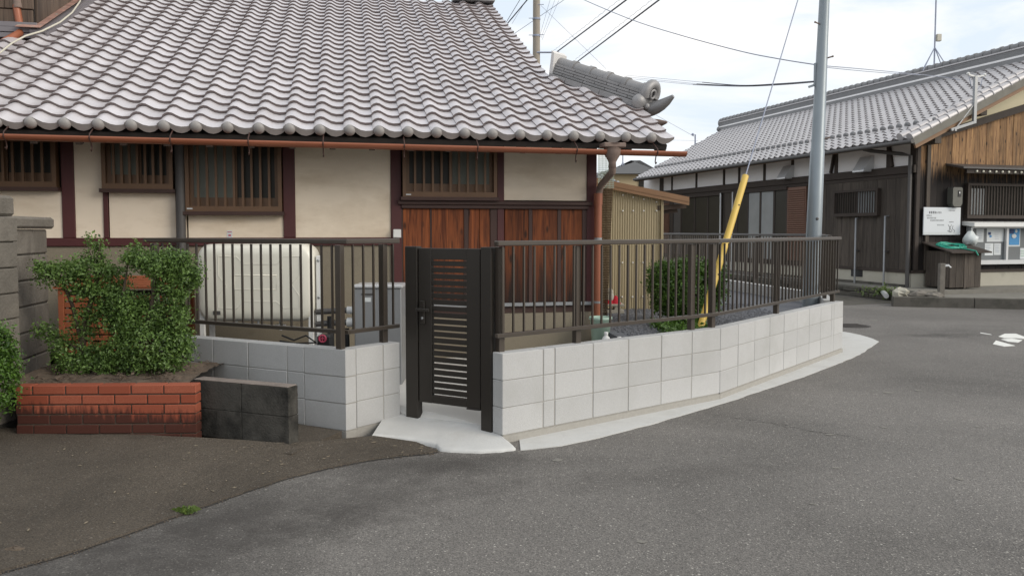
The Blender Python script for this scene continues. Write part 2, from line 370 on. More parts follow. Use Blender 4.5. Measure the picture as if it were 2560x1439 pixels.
# ------------------------------------------------------------------ mesh builder and object tree
WM = {}
class MB:
    def __init__(self, T=None):
        self.v, self.f, self.sm, self.T = [], [], [], T
    def add(self, vs, fs, smooth=False):
        b = len(self.v)
        self.v += [(self.T @ Vector(p)) if self.T else Vector(p) for p in vs]
        self.f += [tuple(i + b for i in f) for f in fs]
        self.sm += [smooth] * len(fs)
        return self
    def box(self, x0, x1, y0, y1, z0, z1):
        vs = [(x, y, z) for z in (z0, z1) for y in (y0, y1) for x in (x0, x1)]
        return self.add(vs, [(0, 2, 3, 1), (4, 5, 7, 6), (0, 1, 5, 4), (2, 6, 7, 3), (0, 4, 6, 2), (1, 3, 7, 5)])
    def cbox(self, x0, x1, y0, y1, z0, z1, c=0.004):
        """box with all edges chamfered (44 triangles)"""
        lo, hi = (x0, y0, z0), (x1, y1, z1)
        vs, idx = [], {}
        for sx in (0, 1):
            for sy in (0, 1):
                for sz in (0, 1):
                    p = [(lo, hi)[s][k] for k, s in enumerate((sx, sy, sz))]
                    q = [p[k] + (c if s == 0 else -c) for k, s in enumerate((sx, sy, sz))]
                    for ax in range(3):
                        w = list(q); w[ax] = p[ax]
                        idx[(sx, sy, sz, ax)] = len(vs); vs.append(tuple(w))
        fs = []
        for ax in range(3):
            o = [k for k in range(3) if k != ax]
            for s in (0, 1):
                cyc = []
                for (a, b_) in ((0, 0), (1, 0), (1, 1), (0, 1)):
                    key = [0, 0, 0]; key[ax] = s; key[o[0]] = a; key[o[1]] = b_
                    cyc.append(idx[(*key, ax)])
                fs.append(tuple(cyc))
        for ax in range(3):
            o = [k for k in range(3) if k != ax]
            for a in (0, 1):
                for b_ in (0, 1):
                    k0 = [0, 0, 0]; k0[o[0]] = a; k0[o[1]] = b_
                    k1 = list(k0); k1[ax] = 1
                    fs.append((idx[(*k0, o[0])], idx[(*k1, o[0])], idx[(*k1, o[1])], idx[(*k0, o[1])]))
        for sx in (0, 1):
            for sy in (0, 1):
                for sz in (0, 1):
                    fs.append(tuple(idx[(sx, sy, sz, ax)] for ax in range(3)))
        return self.add(vs, fs)
    def beam(self, p, q, w, h, up=(0, 0, 1), c=0.0):
        """bar of width w and height h from p to q"""
        p, q = Vector(p), Vector(q); d = (q - p); L = d.length; d.normalize()
        up = Vector(up); s = d.cross(up).normalized(); u = s.cross(d)
        vs = [p + d * a * L + s * b * w / 2 + u * e * h / 2 for a in (0, 1) for b, e in ((-1, -1), (1, -1), (1, 1), (-1, 1))]
        return self.add(vs, [(0, 3, 2, 1), (4, 5, 6, 7), (0, 1, 5, 4), (1, 2, 6, 5), (2, 3, 7, 6), (3, 0, 4, 7)])
    def tube(self, pts, r, seg=10, caps=True, smooth=True):
        pts = [Vector(p) for p in pts]; n = len(pts)
        rs = r if isinstance(r, (list, tuple)) else [r] * n
        vs, fs = [], []
        ref = None
        for i, p in enumerate(pts):
            d = (pts[min(i + 1, n - 1)] - pts[max(i - 1, 0)]).normalized()
            if ref is None:
                ref = Vector((0, 0, 1)) if abs(d.z) < 0.9 else Vector((1, 0, 0))
            s = d.cross(ref).normalized(); u = s.cross(d).normalized(); ref = u
            for k in range(seg):
                a = 2 * math.pi * k / seg
                vs.append(p + (s * math.cos(a) + u * math.sin(a)) * rs[i])
        for i in range(n - 1):
            for k in range(seg):
                fs.append((i * seg + k, i * seg + (k + 1) % seg, (i + 1) * seg + (k + 1) % seg, (i + 1) * seg + k))
        self.add(vs, fs, smooth)
        if caps:
            self.add(vs[:seg], [tuple(range(seg))[::-1]]); self.add(vs[-seg:], [tuple(range(seg))])
        return self
    def lathe(self, c, prof, seg=16, axis=(0, 0, 1), smooth=True):
        """prof: (radius, height) pairs round an axis through c"""
        ax = Vector(axis).normalized(); ref = Vector((1, 0, 0)) if abs(ax.x) < 0.9 else Vector((0, 1, 0))
        s = ax.cross(ref).normalized(); u = ax.cross(s)
        c = Vector(c); vs, fs = [], []
        for r, h in prof:
            for k in range(seg):
                a = 2 * math.pi * k / seg
                vs.append(c + ax * h + (s * math.cos(a) + u * math.sin(a)) * max(r, 1e-4))
        for i in range(len(prof) - 1):
            for k in range(seg):
                fs.append((i * seg + k, i * seg + (k + 1) % seg, (i + 1) * seg + (k + 1) % seg, (i + 1) * seg + k))
        return self.add(vs, fs, smooth)
    def ball(self, c, r, seg=12, rings=8, sq=(1, 1, 1)):
        vs, fs = [], []
        for i in range(rings + 1):
            th = math.pi * i / rings
            for k in range(seg):
                a = 2 * math.pi * k / seg
                vs.append((c[0] + r * sq[0] * math.sin(th) * math.cos(a), c[1] + r * sq[1] * math.sin(th) * math.sin(a), c[2] + r * sq[2] * math.cos(th)))
        for i in range(rings):
            for k in range(seg):
                fs.append((i * seg + k, (i + 1) * seg + k, (i + 1) * seg + (k + 1) % seg, i * seg + (k + 1) % seg))
        return self.add(vs, fs, True)
    def prism(self, poly, z0, z1):
        """vertical prism over an xy polygon; z0/z1 numbers or per-vertex lists"""
        n = len(poly)
        a = z0 if isinstance(z0, list) else [z0] * n; b = z1 if isinstance(z1, list) else [z1] * n
        vs = [(p[0], p[1], a[i]) for i, p in enumerate(poly)] + [(p[0], p[1], b[i]) for i, p in enumerate(poly)]
        return self.add(vs, [tuple(range(n))[::-1], tuple(range(n, 2 * n))] + [(i, (i + 1) % n, n + (i + 1) % n, n + i) for i in range(n)])
    def extr(self, poly, d):
        """prism: polygon of 3D points pushed along vector d"""
        n = len(poly); d = Vector(d)
        vs = [Vector(p) for p in poly]; vs = vs + [p + d for p in vs]
        return self.add(vs, [tuple(range(n))[::-1], tuple(range(n, 2 * n))] + [(i, (i + 1) % n, n + (i + 1) % n, n + i) for i in range(n)])
    def mesh(self, name, m, centre=True):
        c = Vector((0, 0, 0))
        if centre and self.v:
            lo = Vector((min(p.x for p in self.v), min(p.y for p in self.v), min(p.z for p in self.v)))
            hi = Vector((max(p.x for p in self.v), max(p.y for p in self.v), max(p.z for p in self.v)))
            c = (lo + hi) / 2
        me = bpy.data.meshes.new(name)
        me.from_pydata([tuple(p - c) for p in self.v], [], self.f)
        me.polygons.foreach_set("use_smooth", self.sm)
        for mm in (m if isinstance(m, (list, tuple)) else [m]): me.materials.append(mm)
        me.update()
        return me, c
    def obj(self, name, m, parent=None, **kw):
        me, c = self.mesh(name, m)
        return link(name, me, Matrix.Translation(c), parent, **kw)

def link(name, data, W, parent=None, **kw):
    o = bpy.data.objects.new(name, data)
    COL.objects.link(o)
    if parent is not None:
        o.parent = parent
        o.matrix_parent_inverse = WM[parent.name].inverted()
    o.matrix_basis = W
    WM[o.name] = W.copy()
    for k, v in kw.items(): o[k] = v
    return o
def thing(name, label, cat, loc=(0, 0, 0), group=None):
    o = link(name, None, Matrix.Translation(Vector(loc)))
    o.empty_display_size = 0.1
    o["label"] = label; o["category"] = cat
    if group: o["group"] = group
    return o
def tag(o, label, cat, group=None):
    o["label"] = label; o["category"] = cat
    if group: o["group"] = group
    return o
def frame(o, x, y):
    x = Vector(x).normalized(); y = Vector(y).normalized(); z = x.cross(y).normalized()
    return Matrix(((x.x, y.x, z.x, o[0]), (x.y, y.y, z.y, o[1]), (x.z, y.z, z.z, o[2]), (0, 0, 0, 1)))

def leaves(centres, n, size, spread, name, m, parent, up=0.35, squash=None):
    """n small rhombic leaves scattered round clump centres: list of (x,y,z, radius)"""
    C = np.array([c[:3] for c in centres]); R = np.array([c[3] for c in centres])
    OUT = np.array([c[4:7] if len(c) > 4 else (0, 0, 1) for c in centres])
    k = RNG.integers(0, len(C), n)
    P = C[k] + RNG.normal(0, 1, (n, 3)) * R[k][:, None] * spread
    nr = RNG.normal(0, 1, (n, 3)) * 0.75 + OUT[k] * 0.7; nr[:, 2] += up
    nr /= np.linalg.norm(nr, axis=1)[:, None]
    t = RNG.normal(0, 1, (n, 3)); t -= nr * (t * nr).sum(1)[:, None]; t /= np.linalg.norm(t, axis=1)[:, None]
    b = np.cross(nr, t)
    s = size * RNG.uniform(0.6, 1.3, n)[:, None]
    fold = nr * s * 0.18
    V = np.stack([P - t * s, P + b * s * 0.55 + fold, P + t * s, P - b * s * 0.55 + fold], 1).reshape(-1, 3)
    c0 = V.mean(0)
    me = bpy.data.meshes.new(name)
    me.from_pydata((V - c0).tolist(), [], np.arange(4 * n).reshape(-1, 4).tolist())
    me.materials.append(m)
    return link(name, me, Matrix.Translation(Vector(c0)), parent)
def lobe_clumps(lobes, dens=1.0):
    """clump centres on and in ellipsoid lobes: (centre, (rx,ry,rz), count)"""
    out = []
    for c, r, n in lobes:
        for _ in range(int(n * dens)):
            d = RNG.normal(0, 1, 3); d /= np.linalg.norm(d)
            q = RNG.uniform(0.55, 1.0) ** 0.5
            out.append((c[0] + d[0] * r[0] * q, c[1] + d[1] * r[1] * q, c[2] + d[2] * r[2] * q, RNG.uniform(0.6, 1.3), *d))
    return out

# ================================================================== THE SETTING
ZR = -0.04                                            # road level
g = MB(); g.box(-400, 400, -300, 600, -1.2, ZR - 0.12)
g.obj("ground", M_DIRT, kind="structure")
g = MB()
nx, ny = 40, 40
g.add([(-60 + 120 * i / nx, -30 + 90 * j / ny, ZR) for j in range(ny + 1) for i in range(nx + 1)],
      [(j * (nx + 1) + i, j * (nx + 1) + i + 1, (j + 1) * (nx + 1) + i + 1, (j + 1) * (nx + 1) + i) for j in range(ny) for i in range(nx)])
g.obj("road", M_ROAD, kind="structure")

# -------- new block walls: key points
ZT = 0.616                                            # top of all new walls
RN = at(1255, 886, 5.74); RN.z = 0
def along_ray(px, A, L):
    """point at distance L (in plan) from A on the sight line through column px, beyond A"""
    k = (px - CX) / F
    lo, hi = A.y, A.y + 8
    for _ in range(60):
        mid = (lo + hi) / 2
        if math.hypot(k * mid - A.x, mid - A.y) < L: lo = mid
        else: hi = mid
    return Vector((k * lo, lo, 0))
RB = along_ray(1806, RN, 2.51)
RE = along_ray(2112, RB, 3.66)
CL = at(863, 875, 5.83); CL.z = 0
LQ = at(480, 843, 6.54); LQ.z = 0
ldir = (LQ - CL).normalized(); LE = CL + ldir * 2.05
GQ = rz(1003, 859, ZT); GQ.z = 0
BQ = Vector((4.50, 11.4, 0)); BE = Vector((3.25, 19.4, 0))
GL = Vector((-0.752, 6.2, 0)); GR = Vector((-0.212, 5.90, 0))   # gate posts

TH = 0.12
BLOCKCACHE = {}
def run(root, P, Q, joints, zt, courses, inward, mt=None, name="block", z_h=0.2, th=TH, top_extra=0.0, base=True):
    """a run of stacked blocks from P towards Q; joints = block lengths; face at the line, thickness inward"""
    mt = mt or M_BLOCK
    d = (Q - P); d.z = 0; d.normalize()
    iw = Vector((-d.y, d.x, 0))
    if iw.dot(inward) < 0: iw = -iw
    s = 0.0
    for L in joints:
        for k in range(courses):
            z1 = zt - k * z_h; z0 = z1 - z_h
            key = (name, round(L, 3), round(th, 3), round(z_h, 3), mt.name)
            if key not in BLOCKCACHE:
                b = MB(); b.cbox(-L / 2 + 0.004, L / 2 - 0.004, -th / 2, th / 2, -z_h / 2 + 0.004, z_h / 2 - (0.0 if k == 0 else 0.004), 0.0035)
                BLOCKCACHE[key] = b.mesh(name, mt, False)[0]
            c = P + d * (s + L / 2) + iw * (th / 2 + random.uniform(-0.0015, 0.0015))
            W = frame((c.x, c.y, (z0 + z1) / 2), d if d.cross(iw).z > 0 else -d, iw)
            link(name, BLOCKCACHE[key], W, root)
        s += L
    # mortar core, slightly recessed
    zb = zt - courses * z_h - (0.12 if base else 0.0)
    m = MB()
    a = P + d * 0.014 + iw * 0.005; b_ = P + d * (s - 0.014) + iw * 0.005
    c_ = b_ + iw * (th - 0.010); e_ = a + iw * (th - 0.010)
    m.prism([a, b_, c_, e_], zb, zt - 0.004)
    m.obj("mortar", M_MORTAR if mt is M_BLOCK else M_BMORTAR if mt is M_BRICK else mt, root)
    if base:
        m = MB()
        a = P - iw * 0.004; b_ = P + d * s - iw * 0.004; c_ = b_ + iw * (th + 0.012); e_ = a + iw * (th + 0.012)
        m.prism([a, b_, c_, e_], ZR - 0.1, zt - courses * z_h - 0.004)
        m.obj("footing", M_MORTAR, root)
    return d, iw, s

w = thing("block_wall", "long low pale concrete block wall curving from the gate along the road", "wall", RN, "new pale block walls round the yard")
run(w, RN, RB, [0.39, 0.115] + [0.4] * 5, ZT, 3, Vector((-1, 1, 0)))
run(w, RB - (RE - RB).normalized() * 0.012, RE, [0.4] * 8 + [0.1, 0.36], ZT, 3, Vector((-1, 1, 0)))
bd = (BQ - RE)
w2 = thing("block_wall", "far block wall behind the grey pole, its white top seen through the railing", "wall", RE, "new pale block walls round the yard")
rdir = (RE - RB).normalized(); riw = Vector((-rdir.y, rdir.x, 0))
RE2 = RE + riw * 0.125
run(w2, RE2, BQ, [(BQ - RE2).length / 3] * 3, ZT, 3, Vector((-1, 0, 0)))
nbb = round((BE - BQ).length / 0.4)
run(w2, BQ, BE, [(BE - BQ).length / nbb] * nbb, ZT, 3, Vector((-1, 0, 0)))
w3 = thing("block_wall", "low grey-white block wall turning a corner between the gate and the dark old wall", "wall", CL, "new pale block walls round the yard")
gdir = (GQ - CL).normalized()
run(w3, CL + ldir * 0.39, LQ, [0.17, 0.4, 0.38, 0.4, 0.31], ZT + 0.014, 3, Vector((0, 1, 0)))
run(w3, CL + gdir * 0.10, GQ, [0.27, 0.175], ZT + 0.014, 3, Vector((-1, 1, 0)))
iwl = Vector((ldir.y, -ldir.x, 0)); iwl = iwl if iwl.y > 0 else -iwl
iwg = Vector((-gdir.y, gdir.x, 0)); iwg = iwg if iwg.x < 0 else -iwg
bis = (iwl + iwg).normalized(); inner = CL + bis * (TH / bis.dot(iwl))
def cornerpiece(e, z0, z1, l, g_):
    c = CL + bis * (e / bis.dot(iwl)); i_ = CL + bis * ((TH - e) / bis.dot(iwl))
    return [c, CL + ldir * l + iwl * e, CL + ldir * l + iwl * (TH - e), i_, CL + gdir * g_ + iwg * (TH - e), CL + gdir * g_ + iwg * e]
for k in range(3):
    z1 = ZT + 0.014 - 0.2 * k
    m = MB(); m.prism([(p.x, p.y) for p in cornerpiece(0.0, 0, 0, 0.386, 0.096)][::-1], z1 - 0.196, z1 - (0.004 if k else 0)); m.obj("block", M_BLOCK, w3)
m = MB(); m.prism([(p.x, p.y) for p in cornerpiece(0.006, 0, 0, 0.40, 0.115)][::-1], ZR - 0.1, ZT + 0.008); m.obj("mortar", M_MORTAR, w3)
m = MB(); m.prism([(p.x, p.y) for p in cornerpiece(-0.004, 0, 0, 0.389, 0.099)][::-1], ZR - 0.1, ZT + 0.014 - 0.604); m.obj("footing", M_MORTAR, w3)

# -------- ground inside
yard = MB()
inn = Vector((-0.6, 0.78, 0)) * 0.1
poly = [RN + Vector((1.25, 1.2, 0)), RB + inn, RE + Vector((-0.1, 0.05, 0)), BQ + Vector((-0.1, 0, 0)), BE + Vector((-0.1, 0, 0)), Vector((-2, 19.4, 0)), Vector((0.95, 8.75, 0))]
yard.prism(poly, ZR - 0.1, 0.45)
yard.obj("gravel_yard", M_GRAVEL, kind="structure")
st = MB()
for _ in range(7000):
    Y = random.uniform(7.0, 11.5); X = random.uniform(0.9, 3.4)
    p = Vector((X, Y, 0))
    dw = (p - RB).dot(Vector((0.77, -0.64, 0)))
    if dw > -0.16 or (p - RN).dot(Vector((0.632, -0.776, 0))) > -0.16: continue
    if X < 1.0 + (8.75 - Y) * 0.25 and Y < 8.75: continue
    r = random.uniform(0.007, 0.02)
    c = Vector((X, Y, 0.452))
    q = [c + Vector((r * random.uniform(.7, 1.3) * math.cos(a), r * random.uniform(.7, 1.3) * math.sin(a), r * random.uniform(-.1, .4))) for a in (0.3, 1.6, 2.9, 4.2, 5.4)]
    st.add(q + [c + Vector((0, 0, r * 0.9))], [(0, 1, 5), (1, 2, 5), (2, 3, 5), (3, 4, 5), (4, 0, 5)])
st.obj("gravel", M_GRAVEL, kind="stuff")
lo = MB()
HE0 = Vector((-4.1055, 6.8314, 0)); HTH = math.radians(11.47); HAL = math.radians(26.04)
he = Vector((math.cos(HTH), math.sin(HTH), 0)); hn = Vector((-math.sin(HTH), math.cos(HTH), 0))
def hs(s, o, z=0.0): return HE0 + he * s + hn * o + Vector((0, 0, z))
path_pts = [GL + Vector((-0.07, 0.03, 0)), GR + Vector((0.09, 0.03, 0)), RN + Vector((1.22, 1.25, 0)), hs(5.2, 0.72), hs(2.4, 0.72), GQ + Vector((-0.3, 0.2, 0))]
lo.prism([(p.x, p.y) for p in path_pts], ZR - 0.1, [0.055, 0.03, 0.16, 0.19, 0.19, 0.15])
lo.obj("path", M_PATH, kind="structure")
ly = MB(); ly.prism([(p.x, p.y) for p in (CL + Vector((0.05, 0.15, 0)), GQ + Vector((-0.3, 0.21, 0)), hs(2.4, 0.71), hs(-2.5, 0.71), LE + Vector((-1.5, 0.9, 0)))], ZR - 0.1, 0.36)
ly.obj("side_yard", M_GRAVEL, kind="structure")

# -------- fresh white concrete apron (4 mm sheets)
def sheet(name, pts, z, m, inner_pts=(), **kw):
    """flat slab whose outline is given in pixels on the ground; gently irregular edge"""
    P = []
    n = len(pts)
    for i in range(n):
        a = rz(*pts[i][:2], z); b = rz(*pts[(i + 1) % n][:2], z)
        k = max(1, int((b - a).length / 0.10))
        for j in range(k):
            q = a + (b - a) * (j / k)
            P.append((q.x + random.uniform(-.008, .008), q.y + random.uniform(-.008, .008)))
    if inner_pts:
        P = P[:-max(1, int((rz(*pts[-1][:2], z) - rz(*pts[0][:2], z)).length / 0.10)) + 1] + [(q.x, q.y) for q in inner_pts]
    mb = MB(); mb.prism(P, z - 0.05, z)
    return mb.obj(name, m, **kw)
strip = [(1300, 1124), (1340, 1120), (1400, 1113), (1500, 1092), (1620, 1061), (1750, 1024), (1830, 1000), (1920, 970), (2000, 944), (2090, 910), (2150, 885), (2185, 862), (2196, 853), (2180, 845), (2150, 836), (2112, 829), (2085, 826)]
sheet("white_apron", strip, ZR + 0.006, M_APRON, inner_pts=[RE + riw * 0.06, RB + riw * 0.05, RN + (RB - RN).normalized() * 0.30 + riw * 0.05, RN + (RB - RN).normalized() * 0.16], kind="structure")
ap = MB()
front = [((930, 1090), 0.010), ((985, 1093), 0.0), ((1040, 1101), -0.012), ((1090, 1112), -0.022), ((1098, 1124), -0.03), ((1140, 1128), -0.031), ((1200, 1130), -0.031), ((1250, 1127), -0.031), ((1290, 1122), -0.031), ((1275, 1108), -0.02)]
back = [GQ + Vector((-0.12, 0.02, 0)), GQ + Vector((0.0, 0.08, 0)), GL + Vector((0.0, 0.12, 0)), GL.lerp(GR, .3) + Vector((0, .12, 0)), GL.lerp(GR, .5) + Vector((0, .12, 0)), GL.lerp(GR, .7) + Vector((0, .12, 0)), GL.lerp(GR, .9) + Vector((0, .10, 0)), GR + Vector((.05, .08, 0)), RN + Vector((-.03, .05, 0)), RN + Vector((0.02, 0.0, 0))]
FP = [rz(p[0], p[1], z) for p, z in front]
BPz = [0.06, 0.055, 0.06, 0.055, 0.05, 0.045, 0.04, 0.03, 0.02, -0.01]
nu_, nv_ = 40, 12; vs = []
for i in range(nu_ + 1):
    t = i / nu_ * (len(FP) - 1); k = min(int(t), len(FP) - 2); f = t - k
    a_ = FP[k].lerp(FP[k + 1], f); b_ = back[k].lerp(back[k + 1], f); b_.z = BPz[k] + (BPz[k + 1] - BPz[k]) * f
    for j in range(nv_ + 1):
        p = a_.lerp(b_, j / nv_); p.z += 0.006
        if j == 0: p += Vector((random.uniform(-.006, .006), random.uniform(-.008, .008), -.003))
        vs.append(p)
top = len(vs); vs += [Vector((vs[i * (nv_ + 1)].x, vs[i * (nv_ + 1)].y, ZR - .05)) for i in range(nu_ + 1)]
ap.add(vs, [(i * (nv_ + 1) + j, (i + 1) * (nv_ + 1) + j, (i + 1) * (nv_ + 1) + j + 1, i * (nv_ + 1) + j + 1) for i in range(nu_) for j in range(nv_)] + [(top + i, top + i + 1, (i + 1) * (nv_ + 1), i * (nv_ + 1)) for i in range(nu_)], True)
ap.obj("gate_apron", M_APRON, kind="structure")

# -------- dark mossy driveway on the left: a slab that rises to the planter
near = [(-60, 1440), (60, 1408), (185, 1374), (310, 1332), (420, 1292), (520, 1258), (620, 1222), (720, 1190), (820, 1165), (920, 1146), (1010, 1134), (1070, 1129), (1096, 1124)]
far = [(-60, 1064, 0.13), (60, 1070, 0.125), (185, 1075, 0.115), (310, 1082, 0.105), (420, 1089, 0.095), (490, 1092, 0.09), (600, 1098, 0.085), (690, 1105, 0.08), (760, 1104, 0.06), (830, 1098, 0.045), (890, 1092, 0.03), (935, 1088, 0.015), (1040, 1103, -0.012)]
dv = MB(); nu = 60; nv = 26
def interp(lst, t):
    k = t * (len(lst) - 1); i = min(int(k), len(lst) - 2); f = k - i
    return lst[i].lerp(lst[i + 1], f)
nearP = [rz(x, y, ZR + 0.012) for x, y in near]; farP = [rz(x, y, z) for x, y, z in far]
vs = []
for i in range(nu + 1):
    t = i / nu
    a = interp(nearP, t) + Vector((random.uniform(-.01, .01), random.uniform(-.012, .012), 0)); b = interp(farP, t)
    for j in range(nv + 1):
        k = j / nv; p = a.lerp(b, k); p.z = a.z + (b.z - a.z) * (k ** 1.15) + (random.uniform(-.002, .002) if 0 < j < nv else 0)
        vs.append(p)
top = len(vs)
for i in range(nu + 1):
    p = vs[i * (nv + 1)]; vs.append(Vector((p.x + 0.004, p.y - 0.012, ZR - 0.03)))
fs = [(i * (nv + 1) + j, (i + 1) * (nv + 1) + j, (i + 1) * (nv + 1) + j + 1, i * (nv + 1) + j + 1) for i in range(nu) for j in range(nv)]
fs += [(top + i, top + i + 1, (i + 1) * (nv + 1), i * (nv + 1)) for i in range(nu)]
dv.add(vs, fs); dv.obj("driveway", M_DRIVE, kind="structure")
# driveway continues left of the frame and behind the planter
ex = MB(); p0, p1 = nearP[0], farP[0]
ex.prism([(p0.x - 5, p0.y - 0.5), (p0.x + 0.01, p0.y), (p1.x + 0.01, p1.y), (p1.x - 5, p1.y + 1)], ZR - 0.05, [ZR + 0.01, ZR + 0.012, 0.129, 0.129])
ex.obj("driveway", M_DRIVE, kind="structure")
bk = MB(); bk.prism([(-6, 5.3), (-1.45, 5.2), (-1.25, 5.8), (-2.7, 6.6), (-6, 8)], ZR - 0.1, 0.04)
bk.obj("soil_bank", M_DRIVE, kind="structure")
# loose grit along the seam between driveway and asphalt
gr = MB()
for _ in range(420):
    t = random.random(); a = interp(nearP, t)
    c = Vector((a.x + random.gauss(0.0, 0.02), a.y + random.gauss(-0.015, 0.02), ZR + 0.003)); r = random.uniform(0.002, 0.006)
    gr.add([c + Vector((r * math.cos(q), r * math.sin(q), 0)) for q in (0, 1.6, 3.1, 4.7)] + [c + Vector((0, 0, r))], [(0, 1, 4), (1, 2, 4), (2, 3, 4), (3, 0, 4)])
gr.obj("grit", M_DIRT, kind="stuff")

# -------- far side of the road: kerb, ditch, platform
def kerb_at(px, y): return rz(px, y, ZR)
KA, KB = kerb_at(2232, 766), kerb_at(2600, 774)
kd = (KB - KA).normalized(); KB = KA + kd * 9.0; kn = Vector((-kd.y, kd.x, 0))
kb = thing("kerb", "long dark weathered concrete kerb at the far edge of the road", "kerb", KA)
L = 0.0
for k in range(6):
    b = MB(frame((KA.x, KA.y, 0), kd, kn)); b.cbox(L + 0.004, L + 1.496, 0, 0.16, ZR - 0.05, ZR + 0.205, 0.012); b.obj("kerb_stone", M_KERB, kb); L += 1.5
VER = MB()
q0 = KA + kn * 0.16; q1 = KB + kn * 0.16
HC = Vector((9.25, 18.5, 0)); hu = Vector((-0.28, 0.96, 0)).normalized(); hv = Vector((hu.y, -hu.x, 0))
def hp(v, u, z=0.0): return HC + hv * v + hu * u + Vector((0, 0, z))
e0, e1 = hp(-1.0, -1.05), hp(12, -1.05)
VER.prism([(q0.x, q0.y), (q1.x, q1.y), (e1.x, e1.y), (e0.x, e0.y)], ZR - 0.05, 0.12)
VER.obj("verge", M_SLAB, kind="structure")
pl = MB(); a = [hp(-0.75, -0.95), hp(14, -0.95), hp(14, 17), hp(-0.75, 17)]
pl.prism([(p.x, p.y) for p in a], ZR - 0.1, 0.2)
pl.obj("platform", M_SLAB, kind="structure")
dt = MB(); a = [hp(-3.2, -1.2), hp(-0.8, -0.96), hp(-0.8, 16), hp(-3.2, 16)]
dt.prism([(p.x, p.y) for p in a], ZR - 0.05, ZR + 0.004)
dt.obj("lane", M_KERB, kind="structure")

# ================================================================== THE TILED HOUSE
TW, TL = 0.265, 0.235
def tile_mesh(name, m, eave=False, detail=True):
    """S-shaped clay tile: x along the eave, y up the slope, z off the roof"""
    pr = [(-0.028, 0.020), (-0.005, 0.040), (0.025, 0.051), (0.055, 0.047), (0.09, 0.027), (0.125, 0.009), (0.17, 0.0), (0.215, 0.003), (0.262, 0.016)]
    if not detail: pr = [pr[i] for i in (0, 2, 3, 5, 6, 8)]
    if eave:
        q = []
        for i in range(len(pr) - 1):
            q += [pr[i], ((pr[i][0] + pr[i + 1][0]) / 2, (pr[i][1] + pr[i + 1][1]) / 2)]
        pr = q + [pr[-1]]
    b = MB(); n = len(pr); ly, th, tl = 0.29, 0.021, 0.031
    b.add([(x, 0, z + tl) for x, z in pr] + [(x, ly, z) for x, z in pr], [(i, i + 1, n + i + 1, n + i) for i in range(n - 1)], True)
    if eave:
        dz = [-(th + 0.042 * max(0.0, math.sin(math.pi * min(1, max(0, (x - 0.03) / 0.235)))) ** 0.7) for x, _ in pr]
    else:
        dz = [-th] * n
    b.add([(x, 0, z + tl) for x, z in pr] + [(x, 0.004, z + tl + dz[i]) for i, (x, z) in enumerate(pr)], [(i, n + i, n + i + 1, i + 1) for i in range(n - 1)])
    nedge = n - 1
    b.add([(pr[-1][0], 0, pr[-1][1] + tl), (pr[-1][0], ly, pr[-1][1]), (pr[-1][0], ly, pr[-1][1] - th), (pr[-1][0], 0, pr[-1][1] + tl - th)], [(0, 3, 2, 1)])
    b.add([(pr[0][0], 0, pr[0][1] + tl), (pr[0][0], ly, pr[0][1]), (pr[0][0], ly, pr[0][1] - th), (pr[0][0], 0, pr[0][1] + tl - th)], [(0, 1, 2, 3)])
    if eave:
        b.ball((0.028, 0.012, 0.030), 0.053, 12, 8, (1, 0.8, 1))
    me = b.mesh(name, [m, M_TBALL if eave else M_TEDGE], False)[0]
    for i, p in enumerate(me.polygons): p.material_index = 1 if i >= n - 1 else 0
    return me
TILE = tile_mesh("roof_tile", M_TILE); TILE_E = tile_mesh("eave_tile", M_TILE_B, True)
BALL_ROLL = None
slope = hn * math.cos(HAL) + Vector((0, 0, math.sin(HAL)))
rnorm = -hn * math.sin(HAL) + Vector((0, 0, math.cos(HAL)))
EO = HE0 + Vector((0, 0, 2.407)) - rnorm * 0.022
def rp_(i, j, h=0.0): return EO + he * (TW * i) + slope * (TL * j) + rnorm * h
house = thing("house", "old tiled house with cream plaster, maroon timbers and orange plank panels", "house", hs(2, 2))
JT = 27.6
deck = MB()
out = [(-8, 0), (21.85, 0), (21.85, 5.2), (19.05, 9.3), (19.05, JT), (-8, JT)]
deck.extr([rp_(i - 0.05, j + 0.1, -0.045) for i, j in out], -rnorm * 0.05)
# other slopes, seen only from elsewhere
rid = rp_(0, JT).z; half = (rp_(0, JT) - rp_(0, 0)).dot(hn)
def hq(s, o, z): return Vector((hs(s, o).x, hs(s, o).y, z))
deck.add([hq(TW * 19, half, rid), hq(-2.2, half, rid), hq(-2.2, half * 2, 2.35), hq(TW * 19, half * 2, 2.35)], [(0, 1, 2, 3)])
roof = deck.obj("roof", M_DARK, house)
# pantiles: nearest 300 singly, the rest joined
cells = []
for j in range(1, 28):
    for i in range(-7, 22):
        if j * TL > JT * TL: continue
        right = 19 if j >= 9 else min(22, 22 - max(0, (j - 5)) * 0.78)
        if i + 1 > right + 0.35: continue
        if i < -3 and j >= 12: continue
        p = rp_(i, j)
        cells.append((p.y, i, j))
def vis(p):
    d = (p - O_); u = F * d.x / (d.y * _c - d.z * _s) + CX
    v = CYP - F * (d.y * _s + d.z * _c) / (d.y * _c - d.z * _s)
    return -60 < u < 2620 and -60 < v < 1500
seen_ = sorted([c for c in cells if vis(rp_(c[1] + .5, c[2]))]); hid = [c for c in cells if not vis(rp_(c[1] + .5, c[2]))]
def tw(i, j, jit=0.0015):
    p = rp_(i, j) + rnorm * random.uniform(-jit, jit) + slope * random.uniform(-0.003, 0.003)
    M = frame(p, he + hn * random.uniform(-.006, .006), slope)
    return M
for _, i, j in seen_[:300]: link("roof_tile", TILE, tw(i, j), roof)
rest = MB(); rmi = []
tv = [v.co.copy() for v in TILE.vertices]; tf = [tuple(p.vertices) for p in TILE.polygons]; tsm = [p.use_smooth for p in TILE.polygons]; tmi = [p.material_index for p in TILE.polygons]
